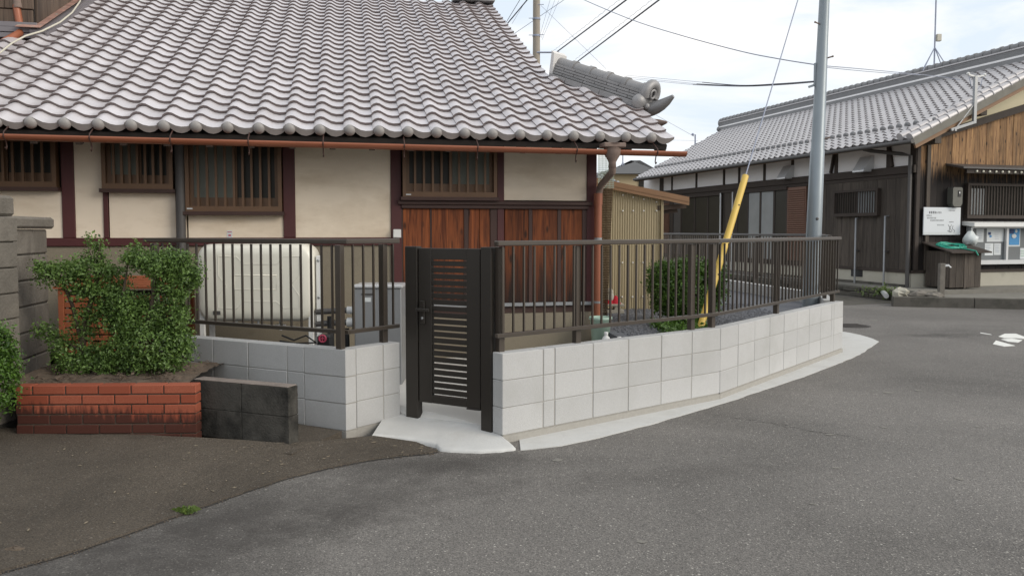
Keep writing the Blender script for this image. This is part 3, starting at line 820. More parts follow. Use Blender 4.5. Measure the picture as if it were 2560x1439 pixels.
for _, i, j in seen_[300:] + hid:
    M = tw(i, j); b0 = len(rest.v)
    rest.v += [M @ v for v in tv]; rest.f += [tuple(q + b0 for q in f) for f in tf]; rest.sm += tsm; rmi += tmi
ro_ = rest.obj("roof_tile", [M_TILE, M_TEDGE], roof, kind="stuff")
ro_.data.polygons.foreach_set("material_index", rmi)
for i in range(-7, 22): link("eave_tile", TILE_E, tw(i, 0, 0.0008), roof)

# upper verge: barge edge closing the tile ends, gable infill
m = MB(); m.beam(rp_(19.0, 9.0, -0.08), rp_(19.0, JT, -0.08), 0.04, 0.12, rnorm); m.obj("barge_board", M_SOFFIT, house)
m = MB(); m.beam(rp_(21.7, 0.4, -0.10), rp_(21.7, 5.0, -0.10), 0.04, 0.08, rnorm); m.obj("barge_board", M_SOFFIT, house)
# main ridge end just inside the top of the picture
rg = MB(); c0, c1 = rp_(16.5, JT + 0.15, 0.03), rp_(19.1, JT + 0.15, 0.03)
for k in range(5): rg.beam(c0 + Vector((0, 0, .045 * k + .03)), c1 + Vector((0, 0, .045 * k + .03)) - he * 0.012 * k, 0.30 - 0.025 * k, 0.035)
rg.tube([c0 + Vector((0, 0, .27)), c1 + Vector((0, 0, .27))], 0.075, 10)
rg.obj("main_ridge", M_RIDGE, house)

# hip ridge with stacked flat tiles, round caps and end ornament
A_, B_ = rp_(19.35, 9.25, 0.02), rp_(22.15, 4.75, 0.02)
w_ = (B_ - A_); LH = w_.length; w_.normalize(); side = w_.cross(Vector((0, 0, 1))).normalized(); upv = side.cross(w_).normalized()
RT = Matrix(((w_.x, side.x, upv.x, A_.x), (w_.y, side.y, upv.y, A_.y), (w_.z, side.z, upv.z, A_.z), (0, 0, 0, 1)))
hip = MB(RT); hip.box(0, LH, -0.06, 0.06, -0.06, 0.17); hip = hip.obj("hip_ridge", M_RIDGE, house)
cache = {}
for k in range(5):
    n = 5 if k == 0 else 4
    seg = LH / n
    for q in range(n + 1):
        a = max(0.0, (q - (0.5 if k % 2 else 0.0)) * seg); b_ = min(LH, (q + 1 - (0.5 if k % 2 else 0.0)) * seg)
        if b_ - a < 0.05: continue
        hw = (0.145 if k == 0 else 0.108) - 0.004 * k
        z0 = -0.035 if k == 0 else 0.030 + 0.031 * (k - 1)
        m = MB(RT); m.cbox(a + .0025, b_ - .0025, -hw, hw, z0, z0 + (0.060 if k == 0 else 0.027), 0.003)
        m.obj("ridge_tile", M_RIDGE, hip)
ncap = 5
for q in range(ncap):
    a, b_ = LH * q / ncap, LH * (q + 1) / ncap
    m = MB(RT)
    pts = [(a + .001, 0.0, 0.158), (b_ - .001, 0.0, 0.158)]
    m.tube(pts, 0.074, 14); m.tube([(b_ - .05, 0, 0.160), (b_ + .004, 0, 0.160)], 0.086, 14)
    m.obj("cap_tile", M_RIDGE, hip)
for q in (0.08, 0.3, 0.52, 0.72, 0.86):
    m = MB(RT); m.tube([(LH * q, -0.115, 0.02), (LH * q, -0.108, 0.15)], 0.003, 5); m.obj("tie_wire", M_COPPER, hip)
m = MB(RT); m.extr([(-0.03, -0.16, -0.05), (0.02, -0.16, -0.05), (0.0, -0.09, 0.26), (-0.03, -0.07, 0.28)], (0, 0.25, 0)); m.obj("mortar_flashing", M_SMALLTILE, hip)
# end ornament: arched ring with scroll knobs
X0 = LH + 0.02
orn = MB(RT @ Matrix.Translation((X0, 0, -0.01)) @ Matrix.Diagonal((0.86, 0.86, 0.86, 1)) @ Matrix.Translation((-X0, 0, -0.01)))
orn.box(X0 - 0.03, X0 + 0.05, -0.15, 0.15, -0.05, 0.18)
arc = [(X0 + 0.04, 0.125 * math.cos(a), 0.19 + 0.125 * math.sin(a)) for a in [math.radians(-25 + 230 * k / 14) for k in range(15)]]
orn.tube(arc, 0.06, 10)
orn.lathe((X0 - 0.02, 0, 0.19), [(0.0, 0.0), (0.12, 0.0), (0.12, 0.06), (0.06, 0.075), (0.0, 0.078)], 16, (1, 0, 0))
arc2 = [(X0 + 0.075, 0.055 * math.cos(a), 0.19 + 0.055 * math.sin(a)) for a in [2 * math.pi * k / 12 for k in range(13)]]
orn.tube(arc2, 0.018, 8)
for sgn in (-1, 1):
    orn.ball((X0 + 0.01, sgn * 0.16, 0.06), 0.10, 14, 10, (0.9, 1, 1))
    orn.ball((X0 + 0.10, sgn * 0.085, 0.03), 0.045, 12, 8)
    orn.ball((X0 + 0.09, sgn * 0.045, -0.02), 0.032, 10, 6)
orn.obj("onigawara", M_RIDGE, hip)
hornp = []
for k in range(9):
    t = k / 8; hornp.append((X0 - 0.10 + 0.42 * t, 0, -0.075 + 0.07 * t + 0.20 * t ** 2.6))
horn = MB(RT); horn.tube(hornp, [0.075, 0.078, 0.08, 0.08, 0.078, 0.072, 0.062, 0.046, 0.02], 12); horn.ball((X0 + 0.0, -0.10, -0.09), 0.045, 10, 8)
horn.obj("corner_horn", M_RIDGE, hip)
sg = MB(RT); sg.tube([(X0 - 0.10, 0.02, -0.215), (X0 + 0.17, 0.02, -0.155)], 0.055, 12); sg.obj("gutter_end", M_COPPER, house)
sg = MB(RT); sg.tube([(X0 + 0.17, 0.02, -0.155), (X0 + 0.27, 0.02, -0.125), (X0 + 0.36, 0.02, -0.085)], [0.055, 0.045, 0.012], 12); sg.obj("gutter_tip", M_HOPPER, house)
sd = MB(); q = rp_(22.0, 5.0)
sd.add([B_ - Vector((0, 0, .05)), A_ - Vector((0, 0, .05)), A_ + he * 0.35 + hn * 2.5 + Vector((0, 0, -.1)), B_ + hn * 2.6 + Vector((0, 0, -.05))], [(0, 1, 2, 3)])
sd.obj("side_roof", M_RIDGE, house)

# ---- walls (local frame: s along the wall, o back from the eave line)
HT = Matrix(((he.x, hn.x, 0, HE0.x), (he.y, hn.y, 0, HE0.y), (0, 0, 1, 0), (0, 0, 0, 1)))
OW = 0.70
def hw(x, y, o=OW):
    p = rplane(x, y, hs(0, o), hn); d = p - HE0
    return d.dot(he), p.z
SR = hw(1490, 500)[0]
m = MB(HT); m.box(-7, SR - 0.03, OW + 0.06, 7.5, 0.0, 2.62); m.obj("wall_core", M_SOFFIT, house)
zn1, zn0 = hw(600, 594)[1], hw(600, 614)[1]
S = lambda x: hw(x, 500)[0]
Z = lambda y, x=800: hw(x, y)[1]
zt = 2.62
# foundation render
m = MB(HT); m.box(-6.9, S(977), OW + 0.012, OW + 0.2, 0.0, zn0); m.obj("foundation", M_FOUND, house)
m = MB(HT); m.box(S(1003), SR - 0.012, OW + 0.012, OW + 0.2, 0.0, Z(783, 1240)); m.obj("foundation", M_FOUND, house)
m = MB(HT); m.box(S(1003), SR - 0.015, OW + 0.006, OW + 0.19, Z(783, 1240) + .001, Z(766, 1240)); m.obj("foundation_band", M_HEADER, house)
# posts
for a, b_, y1 in ((155, 187, 600), (258, 270, 600), (708, 738, 600), (977, 1003, 765), (1243, 1260, 765), (1467, 1491, 765), (-160, -128, 600)):
    m = MB(HT); m.cbox(S(a), S(b_), OW - 0.01, OW + 0.12, (zn1 + 0.001) if y1 == 600 else Z(765, 1240) + 0.004, zt, 0.004); m.obj("post", M_MAROON, house)
m = MB(HT); m.cbox(-6.9, S(977) - .001, OW - 0.012, OW + 0.12, zn0, zn1, 0.004); m.obj("tie_beam", M_MAROON, house)
m = MB(HT); m.cbox(-6.9, SR, OW - 0.014, OW + 0.12, 2.42, 2.60, 0.004); m.obj("wall_plate", M_HEADER, house)
# plaster panels
for a, b_, ya, yb in ((-128, 155, 475, 593), (187, 258, 300, 593), (272, 438, 481, 593), (469, 708, 536, 593), (738, 977, 300, 593), (1260, 1467, 300, 501), (440, 465, 300, 600)):
    zb = (zn1 + 0.0005) if yb == 593 else Z(yb, (a + b_) / 2)
    m = MB(HT); m.box(S(a) + .001, S(b_) - .001, OW + 0.008, OW + 0.05, zb, min(2.43, Z(ya, (a + b_) / 2)))
    m.obj("plaster_panel", M_PLASTER, house)
# dark grey vertical pipe beside the middle window
m = MB(HT); m.tube([(S(454), OW - 0.055, Z(700, 454)), (S(454), OW - 0.055, 2.5)], 0.045, 12); m.obj("drain_pipe", M_DGREY, house)

def lattice_window(s0, s1, z0, z1, nb, curtain, tagpx=None):
    """bronze sliding window behind a vertical lattice: frame > bars, panes, sill"""
    f = MB(HT); t = 0.035; o0, o1 = OW - 0.075, OW + 0.02
    f.box(s0, s1, o0, o1, z0, z0 + 0.05); f.box(s0, s1, o0, o1, z1 - t, z1)
    f.box(s0, s0 + t, o0 + .001, o1, z0 + 0.05, z1 - t); f.box(s1 - t, s1, o0 + .001, o1, z0 + 0.05, z1 - t)
    w = f.obj("window", M_BRONZE, house)
    bars = MB(HT); bars.box(-0.008, 0.008, -0.01, 0.01, 0, 1)
    sm_ = (s0 + s1) / 2
    for k in range(nb):
        s = s0 + t + (s1 - s0 - 2 * t) * (k + 1) / (nb + 1)
        b = MB(HT); b.box(s - 0.011, s + 0.011, o0 + 0.006, o0 + 0.024, z0 + 0.051, z1 - t - .001); b.obj("bar", M_BRONZE, w)
    for q, (a, b_) in enumerate(((s0 + t, sm_ + 0.025), (sm_ - 0.025, s1 - t))):
        oo = OW - 0.02 + 0.022 * q
        sa = MB(HT)
        sa.box(a, b_, oo, oo + 0.02, z0 + 0.051, z0 + 0.135); sa.box(a, b_, oo, oo + 0.02, z1 - t - 0.04, z1 - t - .001)
        sa.box(a, a + 0.035, oo + .001, oo + 0.02, z0 + 0.135, z1 - t - 0.04); sa.box(b_ - 0.035, b_, oo + .001, oo + 0.02, z0 + 0.135, z1 - t - 0.04)
        sa.obj("sash", M_BRONZE, w)
        gl = MB(HT); gl.box(a + 0.035, b_ - 0.035, oo + 0.009, oo + 0.013, z0 + 0.135, z1 - t - 0.04)
        gl.obj("pane", M_CURTAIN if q in curtain else M_GLASSD, w)
    si = MB(HT); si.box(s0 - 0.02, s1 + 0.02, OW - 0.095, OW + 0.02, z0 - 0.035, z0 - 0.001); si.obj("sill", M_HEADER, w)
    return w
lattice_window(S(-118), S(149), Z(468, 60), 2.40, 9, ())
lattice_window(S(261), S(437), Z(473, 350), 2.40, 7, (0,))
w_mid = lattice_window(S(467), S(706), Z(529, 590), 2.40, 9, (0,))
w_rt = lattice_window(S(1006), S(1240), Z(493, 1120), 2.40, 9, (1,))
for wn, px, py in ((w_mid, 478, 522), (w_rt, 1020, 487)):
    s, z = hw(px, py); m = MB(HT); m.box(s - .025, s + .025, OW - 0.078, OW - 0.074, z - .006, z + .006); m.obj("label_plate", M_PAPER, wn)
# header over the plank panels
za, zb = Z(503, 1240), Z(522, 1240)
m = MB(HT); m.cbox(S(994), S(1478), OW - 0.05, OW + 0.05, (za + zb) / 2, za, 0.004); m.cbox(S(1003), S(1470), OW - 0.03, OW + 0.05, zb, (za + zb) / 2 - .001, 0.004); m.obj("header", M_HEADER, house)
zs0, zs1 = Z(766, 1240), Z(757, 1240)
m = MB(HT); m.cbox(S(1004), SR - 0.01, OW - 0.03, OW + 0.06, zs0 + .001, zs1, 0.003); m.obj("sill_flashing", M_STEELGREY, house)
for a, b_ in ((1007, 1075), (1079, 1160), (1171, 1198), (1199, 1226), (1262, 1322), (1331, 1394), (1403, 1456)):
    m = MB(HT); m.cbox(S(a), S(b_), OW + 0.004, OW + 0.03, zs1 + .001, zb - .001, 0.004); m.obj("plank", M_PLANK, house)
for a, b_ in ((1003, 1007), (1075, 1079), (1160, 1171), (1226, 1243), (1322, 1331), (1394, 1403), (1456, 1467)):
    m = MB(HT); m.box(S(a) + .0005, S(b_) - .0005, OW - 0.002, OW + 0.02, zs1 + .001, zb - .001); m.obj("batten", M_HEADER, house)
# small junction box on the post, sticker on the plaster
s, z = hw(992, 583); m = MB(HT); m.cbox(s - .04, s + .04, OW - 0.06, OW - 0.012, z - .045, z + .04, 0.006); m.obj("junction_box", M_WHITE, house)
s, z = hw(574, 585); m = MB(HT); m.box(s - .025, s + .025, OW + 0.004, OW + 0.0075, z - .035, z + .035); stk = m.obj("sticker", M_PAPER, house)
m = MB(HT); m.box(s - .02, s + .02, OW + 0.002, OW + 0.0045, z + .016, z + .024); m.box(s - .012, s + .012, OW + 0.002, OW + 0.0045, z - .02, z - .004); m.obj("print", M_PINK, stk)
# soffit rafters
for k in range(-12, 34):
    s = k * 0.36 / 2 * 1.0
    if k % 2 or s < -2.6 or s > 5.78: continue
    m = MB(); o0, o1 = 0.05, 0.74
    base = EO - rnorm * 0.14
    m.beam(base + he * s + slope * (o0 / math.cos(HAL)), base + he * s + slope * (o1 / math.cos(HAL)), 0.055, 0.07, rnorm); m.obj("rafter", M_SOFFIT, house)
# gutter, brackets, hopper, downpipe
zg = lambda s: 2.407 - 0.098 - 0.0045 * s
gut = MB(HT)
def gsec(s):
    return [(s, -0.045 + 0.05 * math.cos(a), zg(s) + 0.05 * math.sin(a)) for a in [math.pi + math.pi * k / 10 for k in range(11)]] + [(s, -0.045 + 0.043 * math.cos(a), zg(s) + 0.043 * math.sin(a)) for a in [2 * math.pi - math.pi * k / 10 for k in range(11)]]
SS = [-2.6 + k * (5.93 + 2.6) / 24 for k in range(25)]
vs = []; n = 22
for s in SS: vs += gsec(s)
gut.add(vs, [(i * n + k, (i + 1) * n + k, (i + 1) * n + (k + 1) % n, i * n + (k + 1) % n) for i in range(len(SS) - 1) for k in range(n)], True)
gut.add(vs[:n], [tuple(range(n))]); gut.add(vs[-n:], [tuple(range(n))[::-1]])
gut = gut.obj("gutter", M_COPPER, house)
for px in (15, 228, 428, 622, 808, 1010, 1193, 1440, 1640):
    s = (rplane(px, 350, hs(0, -0.045), hn) - HE0).dot(he)
    m = MB(HT)
    m.tube([(s, 0.06, zg(s) + 0.10), (s, -0.09, zg(s) + 0.015), (s, -0.098, zg(s) - 0.02), (s, -0.045, zg(s) - 0.056), (s, -0.03, zg(s) - 0.10), (s, -0.045, zg(s) - 0.125), (s, -0.065, zg(s) - 0.11)], 0.006, 6); m.obj("bracket", M_HEADER, gut)
sh = (rplane(1531, 385, hs(0, -0.045), hn) - HE0).dot(he)
m = MB(HT); zc = zg(sh)
m.lathe((sh, -0.045, zc), [(0.10, 0.06), (0.085, 0.06), (0.085, -0.01), (0.075, -0.05), (0.045, -0.10), (0.035, -0.12), (0.038, -0.17), (0.0, -0.175)], 16)
m.cbox(sh - 0.11, sh + 0.11, -0.13, 0.04, zc + 0.02, zc + 0.065, 0.008)
m.obj("hopper", M_HOPPER, house)
sdp = S(1485)
m = MB(HT); m.tube([(sh, -0.045, zc - 0.15), (sh, -0.045, zc - 0.21), (sdp + .05, OW - 0.075, 1.98), (sdp + .02, OW - 0.085, 1.86)], 0.036, 12); m.obj("elbow_pipe", M_HOPPER, house)
m = MB(HT); m.tube([(sdp + .02, OW - 0.085, 1.90), (sdp + .02, OW - 0.085, 0.1)], 0.040, 14); m.tube([(sdp + .02, OW - 0.085, 1.78), (sdp + .02, OW - 0.085, 1.90)], 0.045, 14); dp = m.obj("downpipe", M_COPPER, house)
for z in (1.42, 0.75): m = MB(HT); m.tube([(sdp + .02, OW - 0.085, z - .012), (sdp + .02, OW - 0.085, z + .012)], 0.044, 14); m.obj("clip", M_STEELGREY, dp)
# right gable wall returning
m = MB(HT); m.box(SR - 0.03, SR - 0.005, OW + 0.12, 7.4, 0, 2.6); m.obj("side_wall", M_PLASTER, house)

# ---- upper wing at the left, its wall rising out of the roof
wing = thing("upper_wing", "brown boarded upper wing rising from the tiled roof at the top left", "house wing", rp_(-3, 12.6))
zb0 = rp_(-3, 12.7).z
oW = (rp_(-3, 12.7) - HE0).dot(hn); sW = TW * -3.0
m = MB(HT); m.box(sW - 6, sW - 0.06, oW + 0.05, oW + 4, zb0 - 0.8, zb0 + 2.5); m.obj("wall", M_DARK, wing)
for k in range(16):
    m = MB(HT); m.cbox(sW - 0.06 - 0.15 * (k + 1) + .002, sW - 0.06 - 0.15 * k - .002, oW + 0.02, oW + 0.06, zb0 + 0.34, zb0 + 2.4, 0.004); m.obj("board", M_WINGWOOD, wing)
for k in range(14):
    m = MB(HT); m.cbox(sW - 0.058, sW - 0.03, oW + 0.06 + 0.15 * k + .002, oW + 0.06 + 0.15 * (k + 1) - .002, zb0 + 0.1 + k * 0.073, zb0 + 2.4, 0.004); m.obj("board", M_WINGWOOD, wing)
for k, (h0, h1, d) in enumerate(((0.0, 0.06, 0.0), (0.063, 0.12, 0.012), (0.123, 0.18, 0.0), (0.185, 0.33, -0.05))):
    m = MB(HT); m.cbox(sW - 5, sW - 0.02 + d, oW - 0.02 - d, oW + 0.05, zb0 + h0, zb0 + h1, 0.004); m.obj("base_board", M_FLASH if k < 3 else M_WINGWOOD, wing)
m = MB(); m.beam(rp_(-3.0, 12.6, 0.06), rp_(-3.0, 27, 0.06), 0.16, 0.10, rnorm); m.beam(rp_(-2.72, 12.6, 0.05), rp_(-2.72, 27, 0.05), 0.05, 0.06, rnorm); m.obj("flashing", M_FLASH, wing)
for k in range(30):
    p = rp_(-3.2, 12.5 + 0.42 * k, 0.14)
    m = MB(Matrix.Translation(p)); m.extr([(0, 0, 0), (0, 0, 0.1)] and [he * -0.16, he * 0.10, he * 0.10 + slope * 0.095, he * -0.16 + slope * 0.095], rnorm * 0.006); m.obj("copper_shingle", M_VERDI, wing)
pts = [at(46, -40, 8.95), at(48, 8, 8.95), at(52, 20, 8.95)]
m = MB(); m.tube([at(40, -60, 9.35), at(46, 22, 9.3)], 0.05, 12); m.obj("pipe_collar", M_HOPPER, wing)
m = MB(); m.tube([at(41, 14, 9.3), at(52, 76, 9.3), at(48, 84, 9.22), at(-40, 134, 8.75)], 0.042, 12); m.obj("downpipe", M_COPPER, wing)
cord = MB(); cord.tube([at(-10, 140, 8.42), at(30, 108, 8.72), at(64, 90, 8.98), at(105, 78, 9.2), at(150, 56, 9.5), at(180, 32, 9.95), at(200, 4, 10.5), at(204, -30, 11)], 0.010, 6)
tag(cord.obj("cord", M_CORD), "thin cream cord lying along the roof beside the boarded wing", "cord")

# ================================================================== RAILINGS
BAL = {}
def railing(root, P, Q, inward, posts, end0=0.0, end1=0.0, z0=ZT, h=0.815, inset=0.06, step=0.1, dip=0.105, fine=True):
    d = (Q - P); d.z = 0; L = d.length; d.normalize(); iw = Vector((-d.y, d.x, 0))
    if iw.dot(inward) < 0: iw = -iw
    P = P + iw * inset
    T = frame((P.x, P.y, 0), d, iw if d.cross(iw).z > 0 else -iw)
    m = MB(T); m.cbox(-end0, L + end1, -0.026, 0.026, z0 + h - 0.037, z0 + h, 0.006); m.obj("top_rail", M_FENCE, root)
    m = MB(T); m.cbox(-end0, L + end1, -0.018, 0.018, z0 + dip + 0.004, z0 + dip + 0.035, 0.004); m.obj("bottom_rail", M_FENCE, root)
    for s in posts:
        m = MB(T); m.cbox(s - 0.026, s + 0.026, 0.019, 0.069, z0 - 0.003, z0 + h - 0.043, 0.003)
        m.obj("post", M_FENCE, root)
    key = (round(h, 3), round(dip, 3))
    if key not in BAL:
        b = MB(); b.box(-0.006, 0.006, -0.008, 0.008, 0, h - dip - 0.035 - 0.044); BAL[key] = b.mesh("baluster", M_FENCE, False)[0]
    n = int((L + end0 + end1) / step)
    for k in range(n):
        s = -end0 + step * (k + 0.6)
        link("baluster", BAL[key], T @ Matrix.Translation((s, 0, z0 + dip + 0.036)), root)
    return T
f1 = thing("railing", "dark bronze aluminium railing on the pale wall right of the gate", "railing", RN, "bronze aluminium railings round the yard")
L1 = (RB - RN).length; L2 = (RE - RB).length
railing(f1, RN, RB, Vector((-1, 1, 0)), (0.06, 0.82, L1 - 0.30, L1 - 0.01), 0.01, 0.02)
railing(f1, RB, RE, Vector((-1, 1, 0)), (1.62, L2 - 0.12), -0.02, -0.02)
f2 = thing("railing", "dark bronze railing running away behind the grey pole and yellow guard", "railing", RE2, "bronze aluminium railings round the yard")
railing(f2, RE2, BQ, Vector((-1, 0, 0)), (0.1,), -0.03, 0.02, ZT + 0.02)
railing(f2, BQ, BE, Vector((-1, 0, 0)), [0.02 + 2.0 * k for k in range(5)], 0, 0, ZT + 0.03)
f3 = thing("railing", "dark bronze railing with a corner in front of the cream oil tank", "railing", CL, "bronze aluminium railings round the yard")
railing(f3, CL + gdir * 0.02, CL + ldir * 2.13, Vector((0, 1, 0)), (0.075, 2.02), -0.02, 0.05, ZT + 0.012)
gl_ = (GQ - CL).length
railing(f3, CL, GQ, Vector((-1, 1, 0)), (gl_ - 0.09,), -0.07, 0.03, ZT + 0.012)

# ================================================================== GATE
gate = thing("gate", "dark bronze slatted single gate with two square posts and a lever handle", "gate", GL)
gd = (GR - GL); GLn = gd.length; gd.normalize(); gn = Vector((-gd.y, gd.x, 0))
if gn.y < 0: gn = -gn
GT = frame((GL.x, GL.y, 0), gd, gn)
gz0, gz1 = 0.178, 1.372
for s0, s1, zb in ((-0.075, 0.038, -0.04), (GLn - 0.006, GLn + 0.085, -0.06)):
    m = MB(GT); m.cbox(s0, s1, -0.03, 0.035, zb, gz1 + 0.012, 0.003); m.obj("gate_post", M_GATE, gate)
a0, a1 = 0.046, GLn - 0.018
m = MB(GT); m.cbox(a0, a0 + 0.118, -0.02, 0.02, gz0, gz1, 0.003); lst = m.obj("stile", M_GATE, gate)
m = MB(GT); m.cbox(a1 - 0.118, a1, -0.02, 0.02, gz0, gz1, 0.003); m.obj("stile", M_GATE, gate)
m = MB(GT); m.cbox(a0 + .1185, a1 - .1185, -0.019, 0.019, gz1 - 0.085, gz1 - .001, 0.003); m.obj("top_rail", M_GATE, gate)
m = MB(GT); m.cbox(a0 + .1185, a1 - .1185, -0.019, 0.019, gz0 + .001, gz0 + 0.062, 0.003); m.obj("bottom_rail", M_GATE, gate)
zl, zh = gz0 + 0.062, gz1 - 0.085
ns = 21; pt = (zh - zl - 0.013) / ns
for k in range(ns):
    z = zl + 0.013 + k * pt
    m = MB(GT); m.cbox(a0 + .1185, a1 - .1185, -0.012, 0.012, z, z + pt - 0.0135, 0.002); m.obj("slat", M_GATE, gate)
m = MB(GT); zc = gz0 + 0.70
m.cbox(a0 + 0.022, a0 + 0.062, -0.034, -0.0205, zc - 0.09, zc + 0.09, 0.004)
hdl = m.obj("lock_plate", M_GATE, gate)
m = MB(GT); m.cbox(a0 + 0.005, a0 + 0.13, -0.075, -0.055, zc + 0.012, zc + 0.034, 0.004); m.tube([(a0 + 0.042, -0.034, zc + 0.023), (a0 + 0.042, -0.06, zc + 0.023)], 0.012, 10); m.obj("handle", M_GATE, hdl)
m = MB(GT); m.lathe((a0 + 0.042, -0.034, zc - 0.045), [(0.011, 0), (0.011, 0.004), (0.0, 0.005)], 12, (0, -1, 0)); m.obj("keyhole", M_STEELGREY, hdl)
for z in (gz0 + 0.25, gz1 - 0.09): m = MB(GT); m.tube([(a1 + 0.006, -0.008, z - .03), (a1 + 0.006, -0.008, z + .03)], 0.0055, 8); m.obj("hinge", M_BLACK, gate)
m = MB(GT); m.cbox(a1 - 0.12, a1 - 0.002, -0.024, 0.024, gz0 - 0.012, gz0 - 0.001, 0.002); m.obj("foot_bracket", M_GATE, gate)

# ================================================================== BRICK PLANTER
PF0 = at(38, 1000, 5.42); PF1 = at(490, 1000, 5.46); PF0.z = PF1.z = 0
pd = (PF1 - PF0).normalized(); pn = Vector((-pd.y, pd.x, 0)); PLn = (PF1 - PF0).length
pz = thing("brick_planter", "low red brick planter with black stains holding two shrubs", "planter", PF0)
PT = frame((PF0.x, PF0.y, 0), pd, pn)
ztp, ch = 0.445, 0.0685
for k in range(6):
    z1 = ztp - k * ch; z0 = z1 - ch + 0.009
    x = -0.11 if k % 2 == 0 else 0.0
    x = x + 0.0
    off = PLn - math.floor(PLn / 0.222) * 0.222
    xs = []
    e = PLn
    first = 0.215 if k % 2 == 0 else 0.105
    while e > 0.02:
        b0 = max(0.0, e - first); xs.append((b0, e)); e = b0 - 0.0095; first = 0.2125
    for b0, b1 in xs:
        if b1 - b0 < 0.02: continue
        dy = random.uniform(-0.003, 0.003)
        m = MB(PT); m.cbox(b0, b1, dy, 0.1 + dy, z0 + random.uniform(-.001, .001), z1, 0.004); m.obj("brick", M_BRICK, pz)
m = MB(PT); m.box(0.004, PLn - 0.008, 0.009, 0.092, 0, ztp - 0.006); m.obj("mortar", M_BMORTAR, pz)
# planting soil with litter
so_ = MB(PT); n = 24
vs = [(-0.15 + (PLn + 0.05) * i / n, 0.101 + 1.0 * j / n, ztp - 0.02 + 0.035 * math.sin(math.pi * j / n) * (1 + .4 * math.sin(i * 1.3)) + random.uniform(-.008, .012)) for j in range(n + 1) for i in range(n + 1)]
so_.add(vs, [(j * (n + 1) + i, j * (n + 1) + i + 1, (j + 1) * (n + 1) + i + 1, (j + 1) * (n + 1) + i) for j in range(n) for i in range(n)])
so_.obj("soil", M_SOIL, pz)
lt = [(*(PT @ Vector((random.uniform(0.0, PLn - .15), random.uniform(.12, .9), ztp + 0.02))), 0.4) for _ in range(150)]
lit = leaves(lt, 500, 0.016, 0.05, "leaf_litter", M_SOIL, pz, 1.2); lit["kind"] = "stuff"

# ================================================================== OLD WALLS
OW0 = at(492, 947, 5.62); OW1 = at(722, 958, 5.33); OW0.z = OW1.z = 0
od = (OW1 - OW0).normalized(); OW0 = OW1 - od * 0.82
ow = thing("old_block_wall", "short blackened old block wall between the brick planter and the new wall", "wall", OW1)
run(ow, OW1, OW0, [0.40, 0.41], 0.448, 2, Vector((0, 1, 0)), M_OLDBLOCK, "old_block", 0.2, 0.105, 0, False)
m = MB(frame((OW0.x, OW0.y, 0), od, Vector((-od.y, od.x, 0)))); m.cbox(0, 0.81, 0.0, 0.104, 0.449, 0.456, 0.003); m.obj("coping", M_OLDCAP, ow)
GA = at(47, 700, 5.75)
gp = thing("block_pillar", "weathered grey rough block pillar with a rounded cap at the left edge", "pillar", (GA.x, GA.y, 0))
for k in range(8):
    z1 = 1.605 - 0.182 * k; z0 = z1 - 0.182
    m = MB(); m.cbox(GA.x - 0.40, GA.x + random.uniform(-.006, .006), GA.y - 0.6 + random.uniform(-.006, .006), GA.y + random.uniform(-.004, .004), max(0.0, z0) + .003, z1 - .003, 0.008); m.obj("block", M_GREYBLOCK, gp)
m = MB(); m.box(GA.x - 0.38, GA.x - 0.018, GA.y - 0.58, GA.y - 0.02, 0, 1.6); m.obj("core", M_OLDBLOCK, gp)
zc = at(20, 490, 5.75).z
m = MB(); m.cbox(GA.x - 0.42, GA.x - 0.004, GA.y - 0.61, GA.y - 0.004, 1.606, zc, 0.02); m.obj("cap", M_GREYBLOCK, gp)
GB0, GB1 = at(50, 700, 6.06), at(121, 700, 6.60)
gdv = (GB1 - GB0); gdv.z = 0; gbl = gdv.length; gdv.normalize(); gbn = Vector((gdv.y, -gdv.x, 0))
gw = thing("old_block_wall", "weathered grey block wall with an overhanging cap beside the shrubs", "wall", (GB0.x, GB0.y, 0))
BT = frame((GB0.x, GB0.y, 0), gdv, -gbn)
zt2 = at(110, 578 - 35, 6.5).z
for k in range(7):
    z1 = zt2 - 0.095 - 0.2 * k; z0 = z1 - 0.2
    m = MB(BT); m.cbox(-0.4, gbl * 0.48 - .003, 0, 0.15, max(0, z0) + .004, z1 - .004, 0.01); m.obj("block", M_GREYBLOCK, gw)
    m = MB(BT); m.cbox(gbl * 0.48 + .003, gbl, 0, 0.15, max(0, z0) + .004, z1 - .004, 0.01); m.obj("block", M_GREYBLOCK, gw)
m = MB(BT); m.cbox(-0.4, gbl + 0.05, -0.045, 0.19, zt2 - 0.094, zt2, 0.02); m.obj("cap", M_GREYBLOCK, gw)
m = MB(BT); m.box(-0.39, gbl - .012, 0.012, 0.138, 0, zt2 - 0.1); m.obj("core", M_OLDBLOCK, gw)

